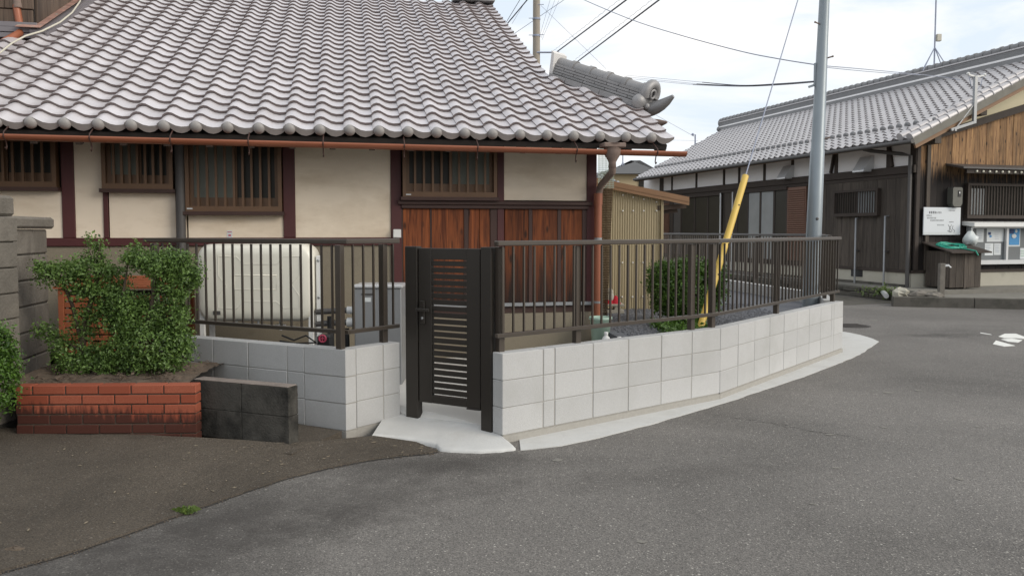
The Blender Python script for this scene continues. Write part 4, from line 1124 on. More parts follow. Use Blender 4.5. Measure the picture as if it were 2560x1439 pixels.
# ================================================================== SHRUBS
def P3(x, y, Y): return tuple(at(x, y, Y))
def lobe(x, y, Y, rx, ry, n, rd=None):
    k = Y / F
    return (P3(x, y, Y), (rx * k, (rd or rx * 0.8) * k, ry * k), n)
def shrub(label, lobes, trunks, n, group, m=M_LEAF, size=0.0125, spread=0.03, base=None, cat="shrub", dens=1.0):
    t = thing("shrub", label, cat, base, group)
    b = MB()
    for pts, r0 in trunks:
        b.tube(pts, [r0 * (1 - 0.75 * i / (len(pts) - 1)) for i in range(len(pts))], 7)
    b.obj("trunk", M_BARK, t)
    leaves(lobe_clumps(lobes, dens), n, size, spread, "crown", m, t)
    return t
YS = 5.95
bl = P3(200, 950, YS)
lob = [lobe(150, 685, YS, 52, 26, 60), lobe(215, 668, YS, 48, 26, 55), lobe(252, 700, YS, 34, 36, 40), lobe(247, 628, YS, 9, 26, 9), lobe(222, 600, YS, 5, 8, 3), lobe(215, 728, YS, 40, 16, 26), lobe(272, 768, YS, 26, 28, 22), lobe(196, 888, YS, 58, 36, 60), lobe(112, 828, YS, 22, 12, 12), lobe(160, 850, YS, 26, 14, 14), lobe(255, 890, YS, 40, 34, 36), lobe(96, 662, YS, 12, 8, 6), lobe(222, 820, YS, 14, 26, 10), lobe(215, 910, YS, 70, 26, 50), lobe(240, 780, YS, 26, 26, 16), lobe(290, 740, YS, 22, 22, 16), lobe(262, 735, YS, 34, 24, 24), lobe(288, 800, YS, 36, 32, 30), lobe(300, 720, YS, 20, 18, 10), lobe(290, 690, YS, 26, 26, 20), lobe(300, 760, YS, 30, 24, 18), lobe(200, 800, YS, 26, 20, 10)]
tr = [([bl, P3(204, 900, YS), P3(212, 800, YS), P3(235, 730, YS), P3(250, 660, YS), P3(248, 610, YS)], 0.03), ([P3(206, 860, YS), P3(180, 760, YS), P3(150, 690, YS), P3(110, 670, YS)], 0.018), ([P3(206, 880, YS), P3(160, 850, YS), P3(120, 830, YS)], 0.01), ([P3(210, 820, YS), P3(260, 770, YS), P3(300, 700, YS)], 0.014), ([P3(240, 700, YS), P3(228, 640, YS), P3(215, 605, YS)], 0.006)]
shrub("left of two shrubs in the brick planter, spreading with thin upright sprigs", lob, tr, 15000, "shrubs in the brick planter", base=bl)
br = P3(352, 948, YS - 0.05); Y2 = YS - 0.08
lob = [lobe(345, 650, Y2, 28, 16, 26), lobe(402, 660, Y2, 48, 28, 70), lobe(456, 672, Y2, 36, 36, 60), lobe(485, 690, Y2, 12, 20, 12), lobe(432, 722, Y2, 38, 28, 44), lobe(330, 752, Y2, 42, 16, 30), lobe(350, 795, Y2, 58, 36, 70), lobe(430, 790, Y2, 40, 38, 46), lobe(375, 852, Y2, 76, 44, 100), lobe(300, 872, Y2, 40, 34, 42), lobe(445, 850, Y2, 30, 38, 34), lobe(350, 905, Y2, 48, 16, 34), lobe(455, 882, Y2, 20, 12, 10), lobe(340, 628, Y2, 10, 8, 5), lobe(310, 800, Y2, 36, 34, 36), lobe(290, 915, Y2, 40, 18, 26), lobe(410, 905, Y2, 46, 18, 26)]
tr = [([br, P3(358, 900, Y2), P3(370, 820, Y2), P3(385, 740, Y2), P3(400, 670, Y2)], 0.045), ([P3(360, 890, Y2), P3(410, 830, Y2), P3(440, 760, Y2), P3(460, 690, Y2)], 0.03), ([P3(362, 880, Y2), P3(330, 820, Y2), P3(305, 750, Y2), P3(320, 660, Y2)], 0.022), ([P3(378, 925, Y2), P3(395, 890, Y2), P3(440, 880, Y2), P3(470, 900, Y2)], 0.012)]
shrub("right and fuller of two shrubs in the brick planter, beside the oil tank", lob, tr, 26000, "shrubs in the brick planter", base=br)
bc = P3(-20, 1050, 5.2)
lob = [lobe(-25, 880, 5.2, 50, 70, 60), lobe(5, 860, 5.2, 25, 50, 28), lobe(-10, 960, 5.2, 50, 70, 70), lobe(22, 915, 5.2, 22, 30, 20), lobe(-30, 1010, 5.2, 45, 40, 30)]
shrub("bright green shrub cut off by the left edge before the block pillar", lob, [([bc, P3(-18, 950, 5.2), P3(-10, 850, 5.2)], 0.03)], 5500, None, base=bc, m=M_LEAF2)

# ================================================================== BEHIND THE LEFT RAILING
# orange slatted cover of an outdoor unit
YC = 6.95
c0, c1 = at(146, 800, YC), at(446, 800, YC)
cz0, cz1 = 0.36, at(200, 722, YC).z
cv = thing("slatted_cover", "orange-brown slatted wooden cover half hidden behind the shrubs", "unit cover", (c0.x, YC, cz0))
for x in (c0.x, c1.x - 0.05):
    for y in (YC, YC + 0.33):
        m = MB(); m.cbox(x, x + 0.05, y, y + 0.04, cz0, cz1, 0.003); m.obj("leg", M_ORANGE, cv)
k = 0; z = cz0 + 0.07
while z < cz1 - 0.08:
    m = MB(); m.cbox(c0.x + .051, c1.x - .051, YC + 0.006, YC + 0.024, z, z + 0.045, 0.002); m.obj("slat", M_ORANGE, cv); z += 0.058
for q in range(5):
    m = MB(); y = YC - 0.02 + q * 0.078; zz = cz1 + 0.002 + q * 0.016
    m.extr([(c0.x - .03, y, zz), (c1.x + .03, y, zz), (c1.x + .03, y + 0.07, zz + 0.014), (c0.x - .03, y + 0.07, zz + 0.014)], (0, 0, 0.016)); m.obj("top_board", M_ORANGE, cv)
m = MB(); m.box(c0.x + .06, c1.x - .06, YC + 0.06, YC + 0.30, cz0 + .03, cz1 - 0.03); m.obj("unit", M_DARK, cv)

# oil tank
YTK = 6.98
ta, tb = at(486, 610, YTK), at(782, 804, YTK)
tc = Vector(((ta.x + tb.x) / 2, 0, (ta.z + tb.z) / 2)); ww, hh = (tb.x - ta.x) / 2, (ta.z - tb.z) / 2
tank = thing("oil_tank", "cream metal oil tank with pressed ribs standing on legs by the house", "oil tank", (tc.x, YTK + 0.17, 0.36))
def rrect(w, h, r, n=6):
    p = []
    for cx_, cz_, a0_ in ((w - r, h - r, 0), (-w + r, h - r, 90), (-w + r, -h + r, 180), (w - r, -h + r, 270)):
        for k in range(n + 1):
            a = math.radians(a0_ + 90 * k / n); p.append((cx_ + r * math.cos(a), cz_ + r * math.sin(a)))
    return p
body = MB(); secs = [(YTK + 0.03, 0.86, 0.80), (YTK + 0.012, 0.93, 0.90), (YTK + 0.03, 0.97, 0.955), (YTK + 0.07, 1.0, 1.0), (YTK + 0.28, 1.0, 1.0), (YTK + 0.33, 0.96, 0.95), (YTK + 0.35, 0.88, 0.85)]
secs[0] = (YTK + 0.010, 0.80, 0.72)
vs = []; rr = rrect(ww, hh, 0.12); n = len(rr)
for y, a, b_ in secs: vs += [(tc.x + x * a, y, tc.z + z * b_) for x, z in rr]
fs = [(i * n + k, i * n + (k + 1) % n, (i + 1) * n + (k + 1) % n, (i + 1) * n + k) for i in range(len(secs) - 1) for k in range(n)]
body.add(vs, fs, True); body.add(vs[:n], [tuple(range(n))[::-1]], True); body.add(vs[-n:], [tuple(range(n))])
body.obj("tank_body", M_TANK, tank)
def tp(px, py): q = at(px, py, YTK); return (q.x, YTK + 0.0115, q.z)
for pts in ([(545, 640), (590, 642), (608, 660), (690, 660), (706, 642), (748, 640)], [(545, 640), (545, 690), (566, 715), (545, 740), (545, 770), (590, 772), (606, 754), (690, 754), (708, 770), (748, 770), (748, 740), (728, 712), (748, 690), (748, 640)],
            [(585, 688), (690, 688), (690, 724), (585, 724), (585, 688)]):
    m = MB(); m.tube([tp(*q) for q in pts], 0.005, 6); m.obj("rib", M_TANK, tank)
for px in (497, 772):
    q = at(px, 700, YTK)
    for dy in (0.05, 0.27):
        m = MB(); m.cbox(q.x - 0.022, q.x + 0.022, YTK + dy, YTK + dy + 0.035, 0.36, tc.z - hh * 0.5, 0.003); m.obj("leg", M_WHITE, tank)
q = at(788, 700, YTK); m = MB(); m.cbox(q.x - 0.012, q.x + 0.030, YTK + 0.08, YTK + 0.13, 0.36, at(0, 640, YTK).z, 0.004); lg = m.obj("end_bracket", M_WHITE, tank)
for py in (652, 745): z = at(0, py, YTK).z; m = MB(); m.lathe((q.x + 0.010, YTK + 0.08, z), [(0.012, 0), (0.012, 0.006), (0.0, 0.008)], 8, (0, -1, 0)); m.obj("bolt", M_STEELGREY, lg)
q = at(541, 782, YTK); m = MB(); m.box(q.x - .032, q.x + .032, YTK + 0.0055, YTK + 0.0098, q.z - .017, q.z + .017); m.obj("label_plate", M_DGREY, tank)
for px, r in ((580, 0.013), (635, 0.011), (692, 0.014)):
    q = at(px, 812, YTK); m = MB(); m.tube([(q.x, YTK + 0.12, tc.z - hh + 0.01), (q.x, YTK + 0.12, q.z - 0.02)], r, 8)
    if px == 692: m.tube([(q.x - .045, YTK + 0.12, q.z - 0.02), (q.x + .045, YTK + 0.12, q.z - 0.02)], 0.014, 8); m.tube([(q.x, YTK + 0.12, q.z - .02), (q.x, YTK + 0.12, q.z - .06)], 0.012, 8)
    m.obj("valve", M_ALU, tank)
hz = MB(); hz.tube([at(705, 838, 6.9), at(735, 850, 6.85), at(765, 838, 6.85), at(790, 856, 6.8), at(740, 858, 6.9), at(700, 852, 7.0)], 0.008, 6)
tag(hz.obj("hose", M_BLACK), "thin black hose curling on the ground under the oil tank", "hose")

# grey heat unit and its pipes
YH = 6.95
ha, hb = at(885, 712, YH), at(1004, 860, YH)
ht_ = thing("heater_unit", "grey steel water heater cabinet beside the gate with white pipe couplings", "water heater", (ha.x, YH, 0.15))
m = MB(); m.cbox(ha.x, hb.x, YH, YH + 0.34, 0.15, ha.z - 0.028, 0.008); m.obj("cabinet", M_STEELGREY, ht_)
m = MB(); m.cbox(ha.x - 0.012, hb.x + .012, YH - 0.015, YH + 0.36, ha.z - 0.027, ha.z, 0.006); m.obj("lid", M_ALU, ht_)
q = at(917, 749, YH); m = MB(); m.box(q.x - .035, q.x + .035, YH - 0.004, YH - 0.0005, q.z - .018, q.z + .018); m.obj("label_plate", M_PAPER, ht_)
q = at(918, 735, YH); m = MB(); m.cbox(q.x - .05, q.x + .05, YH - 0.008, YH - 0.0005, q.z - .008, q.z + .008, .002); m.obj("grip", M_DGREY, ht_)
for py in (775, 805):
    q = at(880, py, YH + 0.1); m = MB(); m.tube([at(790, py + 4, YH + 0.12), at(868, py, YH + 0.1)], 0.026, 12); m.obj("insulated_pipe", M_DGREY, ht_)
    m = MB(); m.tube([at(868, py, YH + 0.1), at(886, py, YH + 0.1)], 0.042 if py > 800 else 0.034, 14); m.obj("coupling", M_WHITE, ht_)
m = MB(); m.tube([at(826, 790, YH + .1), at(828, 880, YH + .1)], 0.03, 12); m.tube([at(848, 812, YH + .1), at(848, 880, YH + .1)], 0.02, 10); m.tube([at(866, 820, YH + .1), at(868, 880, YH + .1)], 0.024, 10); m.obj("riser_pipe", M_BLACK, ht_)
vb = thing("meter_valve", "small red wheel valve on a black meter body below the railing corner", "valve", at(806, 850, 6.55))
q = at(806, 846, 6.5); m = MB()
ring = [(q.x + .028 * math.cos(a), q.y, q.z + .028 * math.sin(a)) for a in [2 * math.pi * k / 14 for k in range(15)]]
m.tube(ring, 0.0075, 6); m.tube([(q.x - .028, q.y, q.z), (q.x + .028, q.y, q.z)], 0.005, 6); m.tube([(q.x, q.y, q.z - .028), (q.x, q.y, q.z + .028)], 0.005, 6); m.obj("wheel", M_PINK, vb)
m = MB(); m.cbox(q.x - .05, q.x + .06, q.y + 0.02, q.y + 0.16, 0.36, q.z + 0.02, 0.01); m.obj("body", M_BLACK, vb)

# ================================================================== INSIDE THE YARD
YB = 9.15
bb = P3(1716, 815, YB); bb = (bb[0], bb[1], 0.45)
lob = [lobe(1716, 728, YB, 94, 78, 330), lobe(1716, 728, YB, 70, 58, 120), lobe(1650, 690, YB, 32, 34, 40), lobe(1786, 700, YB, 28, 48, 60), lobe(1712, 672, YB, 70, 22, 60), lobe(1720, 780, YB, 60, 30, 50)]
shrub("rounded clipped green bush behind the railing, pierced by the yellow guard", lob, [([bb, P3(1716, 780, YB), P3(1712, 720, YB)], 0.035), ([bb, P3(1700, 780, YB), P3(1680, 720, YB)], 0.02)], 26000, None, M_LEAF2, 0.0165, 0.03, bb)
gcl = [(random.uniform(1.55, 2.05), random.uniform(7.95, 8.9), 0.47, 0.8, 0, 0, 1) for _ in range(130)]
gcl = [c for c in gcl if (Vector(c[:3]) - RB).dot(Vector((0.77, -0.64, 0))) < -0.2 and (Vector(c[:3]) - RN).dot(Vector((0.632, -0.776, 0))) < -0.2]
gc = leaves(gcl, 2600, 0.022, 0.04, "ground_cover", M_LEAF2, None); gc["kind"] = "stuff"

# grey tapered steel pole, its guy wire and yellow guard
YP = 11.0
pb = at(2026, 757, YP); pb.z = 0.40; ptp = at(2061, 0, YP)
ax = (ptp - pb) / (ptp.z - pb.z)
def polept(z): return pb + ax * (z - pb.z)
sp = thing("steel_pole", "tall grey tapered steel utility pole standing behind the railing", "utility pole", pb)
m = MB(); m.tube([polept(z) for z in (0.40, 1.5, 2.6, 2.61, 4.6, 8.5)], [0.113, 0.102, 0.0925, 0.087, 0.067, 0.05], 20); m.obj("shaft", M_POLE, sp)
for py, sgn in ((62, -1), (147, 1), (349, 1)):
    z = at(2050, py, YP).z; c = polept(z); m = MB(); m.tube([c + Vector((0.05 * sgn, -0.02, 0)), c + Vector((0.13 * sgn, -0.05, 0.02))], 0.010, 8); m.ball(c + Vector((0.13 * sgn, -0.05, 0.02)), 0.014, 8, 6); m.obj("step_bolt", M_HOPPER, sp)
z = at(2040, 547, YP).z; c = polept(z); m = MB(); m.lathe(c + Vector((0, -0.09, 0)), [(0.02, 0), (0.02, 0.016), (0, 0.018)], 10, (0, -1, 0)); m.obj("plug", M_DGREY, sp)
m = MB(); q0, q1 = at(2038, 158, YP), at(2038, 216, YP); m.cbox(q0.x - .012, q0.x + .012, YP - .02, YP + .02, q1.z, q0.z, 0.003); m.beam(q0 + Vector((0, 0, -.1)), polept(q0.z - .1), 0.02, 0.02); m.beam(q1 + Vector((0, 0, .04)), polept(q1.z + .04), 0.02, 0.02); m.beam(q1 + Vector((0, 0, .02)), q1 + Vector((-0.09, 0, -.01)), 0.02, 0.03); m.obj("bracket", M_POLE, sp)

gb = at(1748, 822, 8.35); gb.z = 0.45
gt = polept(6.0)
t_ = 0.0
def gpt(t): return gb.lerp(gt, t)
def pxof(p):
    d = p - O_; dd = d.y * _c - d.z * _s
    return F * d.x / dd + CX, CYP - F * (d.y * _s + d.z * _c) / dd
tt = min((abs(pxof(gpt(k / 400))[1] - 440), k / 400) for k in range(1, 399))[1]
gg = thing("guy_guard", "leaning yellow plastic guard on the stay wire of the grey pole", "guy guard", gb)
m = MB(); m.tube([gpt(0), gpt(tt)], 0.037, 14); m.obj("guard", M_YELLOW, gg)
for t in (0.35 * tt, 0.8 * tt):
    m = MB(); c = gpt(t); m.ball(c + Vector((0.015, -0.036, 0)), 0.010, 8, 6); m.obj("screw", M_HOPPER, gg)
m = MB(); m.tube([gpt(tt), gpt(0.999)], 0.008, 6); m.obj("stay_wire", M_WIRE, gg)

# shed with corrugated sheet and brown fascia
YS_ = 10.75
sx0, sx1 = at(1500, 600, YS_).x, at(1651, 600, YS_).x
shd = thing("shed", "small lean-to shed of yellowed corrugated sheet with a brown fascia", "shed", (sx0, YS_, 0.45))
def ztop(x): return at(1651, 492, YS_).z + (sx1 - x) * 0.205
m = MB(); n = int((sx1 - sx0) / 0.016) * 2
vs = []
for i in range(n + 1):
    x = sx0 + (sx1 - sx0) * i / n; y = YS_ + 0.006 * math.cos(i * math.pi / 2)
    vs += [(x, y, 0.44), (x, y, ztop(x))]
m.add(vs, [(2 * i, 2 * i + 2, 2 * i + 3, 2 * i + 1) for i in range(n)], True); m.obj("corrugated_sheet", M_CORR, shd)
for z in (0.62, 1.08, at(1600, 527, YS_).z):
    m = MB(); m.cbox(sx0 + .02, sx1 - .02, YS_ + 0.016, YS_ + 0.05, z - .02, z + .02, .002); rl = m.obj("wall_rail", M_SOFFIT, shd)
    for px in (1556, 1582, 1608, 1640):
        x = at(px, 600, YS_).x; m = MB(); m.ball((x, YS_ - 0.012, z), 0.012, 8, 6); m.obj("washer", M_WHITE, rl)
for px in (1556, 1582, 1608, 1640):
    x = at(px, 600, YS_).x; m = MB(); m.ball((x, YS_ - 0.012, ztop(x) - 0.08), 0.012, 8, 6); m.obj("washer", M_WHITE, shd)
m = MB(); m.cbox(sx1 - .001, sx1 + 0.035, YS_ - 0.03, YS_ + 0.03, 0.44, ztop(sx1), 0.003); m.obj("corner_post", M_CORR, shd)
fx0, fx1 = at(1490, 455, YS_ - .06), at(1722, 503, YS_ - .06)
m = MB(); m.extr([(fx0.x, YS_ - 0.09, fx0.z - 0.055), (fx1.x, YS_ - 0.09, fx1.z - 0.055), (fx1.x, YS_ - 0.09, fx1.z + 0.055), (fx0.x, YS_ - 0.09, fx0.z + 0.055)], (0, 0.03, 0))
m.extr([(fx0.x, YS_ - 0.096, fx0.z - 0.012), (fx1.x, YS_ - 0.096, fx1.z - 0.012), (fx1.x, YS_ - 0.096, fx1.z + 0.02), (fx0.x, YS_ - 0.096, fx0.z + 0.02)], (0, 0.005, 0)); m.obj("fascia", M_FASCIA, shd)
m = MB(); m.extr([(fx0.x, YS_ - 0.06, fx0.z + 0.03), (fx1.x, YS_ - 0.06, fx1.z + 0.03), (fx1.x, YS_ - 0.06, fx1.z + 0.05), (fx0.x, YS_ - 0.06, fx0.z + 0.05)], (0, 2.2, 0)); m.obj("roof", M_FASCIA, shd)
m = MB(); m.box(sx0, sx0 + 0.04, YS_ + .06, YS_ + 2.1, 0.44, 2.0); m.box(sx0, sx1 - 0.02, YS_ + 2.0, YS_ + 2.05, 0.44, 1.85); m.obj("back_wall", M_DARK, shd)
m = MB(); m.beam((sx1 - .05, YS_ + .02, at(0, 520, YS_).z), (fx1.x - 0.02, YS_ + .02, fx1.z - .06), 0.05, 0.06); m.beam((sx1 + .01, YS_ + .10, at(0, 531, YS_).z), (fx1.x - 0.12, YS_ + .10, fx1.z - .12), 0.04, 0.05); m.obj("rafter", M_SOFFIT, shd)
YBL = 9.6
m = MB(); q0, q1 = at(1496, 470, YBL), at(1530, 720, YBL)
nn = 78
for k in range(nn):
    z = 2.0 - k * 0.020; m.tube([(q0.x - .02, YBL + 0.006 * math.sin(k), z), (q1.x - 0.0007 * k, YBL + 0.006 * math.sin(k), z)], 0.009, 5)
for x in (q0.x + .05, (q0.x + q1.x) / 2, q1.x - .07): m.tube([(x, YBL - 0.018, 2.03), (x, YBL - 0.018, 0.46)], 0.004, 4)
tag(m.obj("bamboo_blind", M_BAMBOO), "dark brown bamboo blind hanging between the house corner and the shed", "blind")
m = MB(); q0, q1 = at(1496, 362, YBL + .1), at(1534, 470, YBL + .1)
for k in range(12): x = q0.x + (q1.x - q0.x) * k / 11; m.tube([(x, YBL + .1, q1.z), (x, YBL + .1, q0.z + .1)], 0.003, 4)
for k in range(26): z = q1.z + (q0.z + .1 - q1.z) * k / 25; m.tube([(q0.x, YBL + .1, z), (q1.x, YBL + .1, z)], 0.003, 4)
tag(m.obj("garden_net", M_NET), "pale green garden net hung under the eave beside the downpipe hopper", "net")

# little stone statue with red bibs
YJ = 10.2
jb = at(1526, 768, YJ)
jz = thing("stone_statue", "small bald stone statue wearing a red bib in front of the shed", "statue", (jb.x, YJ, 0.45))
m = MB(); m.cbox(jb.x - .12, jb.x + .17, YJ - 0.05, YJ + 0.17, 0.452, 0.50, .006); m.cbox(jb.x - .10, jb.x - .05, YJ - .04, YJ + .15, .50, .545, .004); m.cbox(jb.x + .05, jb.x + .10, YJ - .04, YJ + .15, .50, .545, .004); m.cbox(jb.x - .12, jb.x + .17, YJ - .05, YJ + .17, 0.545, 0.575, .005); m.obj("plinth", M_JIZO, jz)
hc = at(1525, 731, YJ)
m = MB(); m.lathe((hc.x, YJ + .05, 0.575), [(0.05, 0), (0.062, 0.05), (0.06, 0.10), (0.04, 0.145), (0.03, 0.16)], 14); m.ball((hc.x, YJ + .05, hc.z), 0.050, 14, 10, (0.95, 0.95, 1.1))
m.ball((hc.x, YJ + 0.0, hc.z - .005), 0.010, 6, 5); m.obj("body", M_JIZO, jz)
m = MB(); m.lathe((hc.x, YJ + .05, hc.z - 0.06), [(0.040, 0.0), (0.058, -0.03), (0.078, -0.075), (0.082, -0.10), (0.076, -0.10)], 14); m.obj("bib", M_RED, jz)
m = MB(); q = at(1540, 755, YJ); m.lathe((q.x, YJ + .03, 0.555), [(0.075, 0), (0.07, .02), (0.045, 0.07), (0.015, 0.12), (0.0, 0.125)], 10); tag(m.obj("red_cloth", M_RED), "second red cloth draped beside the small stone statue", "cloth")
# bucket and bottles by the downpipe
q = at(1503, 843, 8.25); bz = 0.45
m = MB(); m.lathe((q.x, 8.32, 0.30), [(0.0, 0.0), (0.085, 0.0), (0.11, 0.28), (0.122, 0.285), (0.122, 0.31), (0.112, 0.31), (0.10, 0.26), (0.08, 0.02), (0, 0.02)], 20); tag(m.obj("bucket", M_BUCKET), "pale green plastic bucket beside the copper downpipe", "bucket")
for i, (px, h, lab) in enumerate(((1516, 0.0, "white plastic bottle with shoulders peeping over the wall by the bucket"), (1549, -0.03, "white bottle cap peeping over the wall, right of the other bottle"))):
    q = at(px, 848, 7.0); bt = thing("bottle", lab, "bottle", (q.x, 7.0, 0.45), "bottles behind the pale wall")
    zb = at(px, 832, 7.0).z - 0.30 + h + (0.0 if i == 0 else -0.012)
    m = MB(); m.lathe((q.x, 7.02, zb), [(0.0, 0), (0.05, 0.0), (0.055, 0.02), (0.055, 0.20), (0.03, 0.26), (0.016, 0.275), (0.016, 0.29)], 14); m.obj("body", M_WHITE, bt)
    m = MB(); m.lathe((q.x, 7.02, zb + .285), [(0.018, 0), (0.018, 0.022), (0.0, 0.023)], 12); m.obj("cap", M_WHITE, bt)

# ================================================================== THE HALL ACROSS THE ROAD
hall = thing("hall", "long timber hall with grey tiled roof, white plaster band and charred gable boards", "hall", HC)
T2 = Matrix(((hv.x, hu.x, 0, HC.x), (hv.y, hu.y, 0, HC.y), (0, 0, 1, 0), (0, 0, 0, 1)))     # local: v right, u back, z
def lane(x, y, off=0.0):
    p = rplane(x, y, hp(off, 0), hv) - HC; return p.dot(hu), p.z
def gab(x, y, off=0.0):
    p = rplane(x, y, hp(0, off), hu) - HC; return p.dot(hv), p.z
U = lambda x, y=520: lane(x, y)[0]
V = lambda x, y=520: gab(x, y)[0]
ZB = 0.2
zbase, zsill = 0.53, 0.60
zb0, zb1 = 2.84, 3.02          # mid beam
ze = 3.62
UL = 14.2
m = MB(T2); m.box(0.05, 8, 0.05, UL, 0, 3.6); m.obj("core", M_DARK, hall)
m = MB(T2); m.box(-0.02, 8.0, -0.02, 0.06, ZB - .05, zbase); m.box(-0.019, 0.06, 0.061, UL, ZB - .05, zbase); m.obj("base", M_HFOUND, hall)
m = MB(T2); m.cbox(-0.05, 8.0, -0.05, -0.021, zbase + .001, zsill, .004); m.cbox(-0.049, -0.0205, -0.05, UL, zbase + .001, zsill, .004); m.obj("sill_board", M_HBEAM, hall)
m = MB(T2); m.cbox(-0.10, -0.021, 0.1, UL, ZB - .04, ZB + .06, .01); m.obj("foot_stone", M_KERB, hall)
uv_, zv_ = lane(2143, 681); m = MB(T2); m.box(-0.026, -0.0195, uv_ - .22, uv_ + .20, zv_ - .10, zv_ + .10); m.obj("floor_vent", M_BLACK, hall)
# white plaster band and its timbers on the lane side
m = MB(T2); m.box(0.0, 0.05, 0.06, UL, zb1, ze); m.obj("plaster_band", M_WHITEPL, hall)
m = MB(T2); m.cbox(-0.07, 0.06, -0.07, UL, zb0, zb1, .006); m.cbox(-0.03, 0.06, 0.1, UL, zb0 - 0.09, zb0 - .001, .004); m.obj("mid_beam", M_HBEAM, hall)
for px, wd in ((1655, .3), (1681, .1), (1742, .11), (1811, .11), (1849, .11), (1912, .11), (1982, .11), (2091, .12), (2222, .14), (2284, .18)):
    u = U(px, 430); m = MB(T2); m.cbox(-0.025, 0.055, u - wd / 2, u + wd / 2, zb1 + .001, ze, .004); m.obj("stud", M_HBEAM, hall)
for a, b_ in ((2080, 2090), (2233, 2224)):
    m = MB(T2); m.beam((-0.018, U(a, 440), zb1 + .01), (-0.018, U(b_, 390), ze - .02), 0.06, 0.11, (1, 0, 0)); m.obj("brace", M_HBEAM, hall)
for px, py, s in ((1967, 430, 1.0), (2162, 410, 1.0)):
    u, z = lane(px, py, -0.1); m = MB(T2)
    wd = 0.20
    m.extr([(0.0, u - wd, z + 0.18), (-0.08, u - wd, z + 0.18), (-0.30, u - wd, z - 0.16), (-0.30, u - wd, z - 0.20), (0.0, u - wd, z - 0.20)], (0, 2 * wd, 0)); m.obj("vent_hood", M_ALU, hall)
# boarded part of the lane wall
n = 20; ua, ub = 0.06, U(2057, 540)
for k in range(n):
    a, b_ = ua + (ub - ua) * k / n, ua + (ub - ua) * (k + 1) / n
    m = MB(T2); dx = random.uniform(0, .006); m.cbox(-0.02 - dx, 0.04, a + .002, b_ - .002, zsill + .001, zb0 - 0.092, .003); m.obj("plank", M_HPLANK, hall)
# barred window in the boards
def barred(parent, fr, a, b_, z0, z1, nb, right_pale, along):
    """frame in a wall plane: along='u' (lane wall) or 'v' (gable); pale lower glass on one half"""
    def bx(m, x0, x1, d0, d1, zz0, zz1):
        if along == 'u': m.box(d0, d1, x0, x1, zz0, zz1)
        else: m.box(x0, x1, d0, d1, zz0, zz1)
    f = MB(T2); t = 0.06
    bx(f, a, b_, -0.13, -0.024, z0, z0 + .08); bx(f, a, b_, -0.13, -0.024, z1 - t, z1); bx(f, a, a + t, -0.129, -0.024, z0 + .08, z1 - t); bx(f, b_ - t, b_, -0.129, -0.024, z0 + .08, z1 - t)
    w = f.obj("window", M_HBEAM, parent)
    mid = (a + b_) / 2
    for q, (p0, p1) in enumerate(((a + t, mid), (mid, b_ - t))):
        g = MB(T2); bx(g, p0 + .01, p1 - .01, -0.05, -0.04, z0 + .08, z1 - t); g.obj("pane", M_PALEGLASS if q in right_pale else M_GLASSD, w)
    c = MB(T2); bx(c, mid - .02, mid + .02, -0.06, -0.03, z0 + .081, z1 - t - .001); c.obj("mullion", M_HBEAM, w)
    for k in range(nb):
        x = a + t + (b_ - a - 2 * t) * (k + .5) / nb
        c = MB(T2); bx(c, x - .012, x + .012, -0.115, -0.095, z0 + .081, z1 - t - .001); c.obj("bar", M_HBEAM, w)
    return w
ua, za_ = lane(2092, 542); ub, _ = lane(2203, 542); zb_ = lane(2203, 470)[1]
barred(hall, None, min(ua, ub), max(ua, ub), za_, zb_, 17, (0,), 'u')
# sliding doors, panes and louvre shutters on the long wall
zlo, zhi = 0.68, zb0 - 0.10
m = MB(T2); m.box(0.0, 0.045, U(2056), UL, zsill, zb0 - .09); m.obj("lower_wall", M_HPLANK, hall)
def slab(px0, px1, mt, name, d=-0.03, z0=zlo, z1=zhi - .06):
    a, b_ = sorted((U(px0), U(px1))); m = MB(T2); m.box(d, d + 0.02, a, b_, z0, z1); return m.obj(name, mt, hall)
for a, b_ in ((1972, 2018), (1650, 1674)):
    a, b_ = sorted((U(a), U(b_))); fr = MB(T2); fr.box(-0.05, -0.001, a, b_, zlo, zhi); sh = fr.obj("shutter", M_SHUTTER, hall)
    k = zlo + .03
    while k < zhi - .05:
        m = MB(T2); m.extr([(-0.052, a + .03, k), (-0.052, b_ - .03, k), (-0.075, b_ - .03, k + .03), (-0.075, a + .03, k + .03)], (0.0, 0, 0.02)); m.obj("louvre", M_SHUTTER, sh); k += 0.06
for a, b_, mt in ((1847, 1871, M_GLASSD), (1873, 1902, M_PALEGLASS), (1905, 1937, M_PALEGLASS), (1939, 1969, M_GLASSD), (1686, 1704, M_DGREY), (1706, 1738, M_GLASSD), (1740, 1771, M_GLASSD), (1773, 1803, M_GLASSD)):
    slab(a, b_, mt, "pane")
for px in (1845, 1872, 1903.5, 1938, 1970.5, 1684, 1705, 1739, 1772, 1805):
    a = U(px); m = MB(T2); m.cbox(-0.045, -0.001, a - .045, a + .045, zlo, zhi - .055, .003); m.obj("door_stile", M_HBEAM, hall)
for a, b_ in ((1843, 1972), (1682, 1806)):
    a, b_ = sorted((U(a), U(b_))); m = MB(T2); m.cbox(-0.09, -0.001, a, b_, zhi - .054, zhi + .03, .004); m.cbox(-0.07, -0.001, a, b_, zlo - .06, zlo - .001, .004); m.obj("door_track", M_HBEAM, hall)
for px, mt, r in ((1808, M_ALU, 0.03), (1838, M_ALU, 0.025)):
    u = U(px); m = MB(T2); m.tube([(-0.10, u, 0.25), (-0.10, u, 2.75)], r, 8); m.obj("conduit", mt, hall)
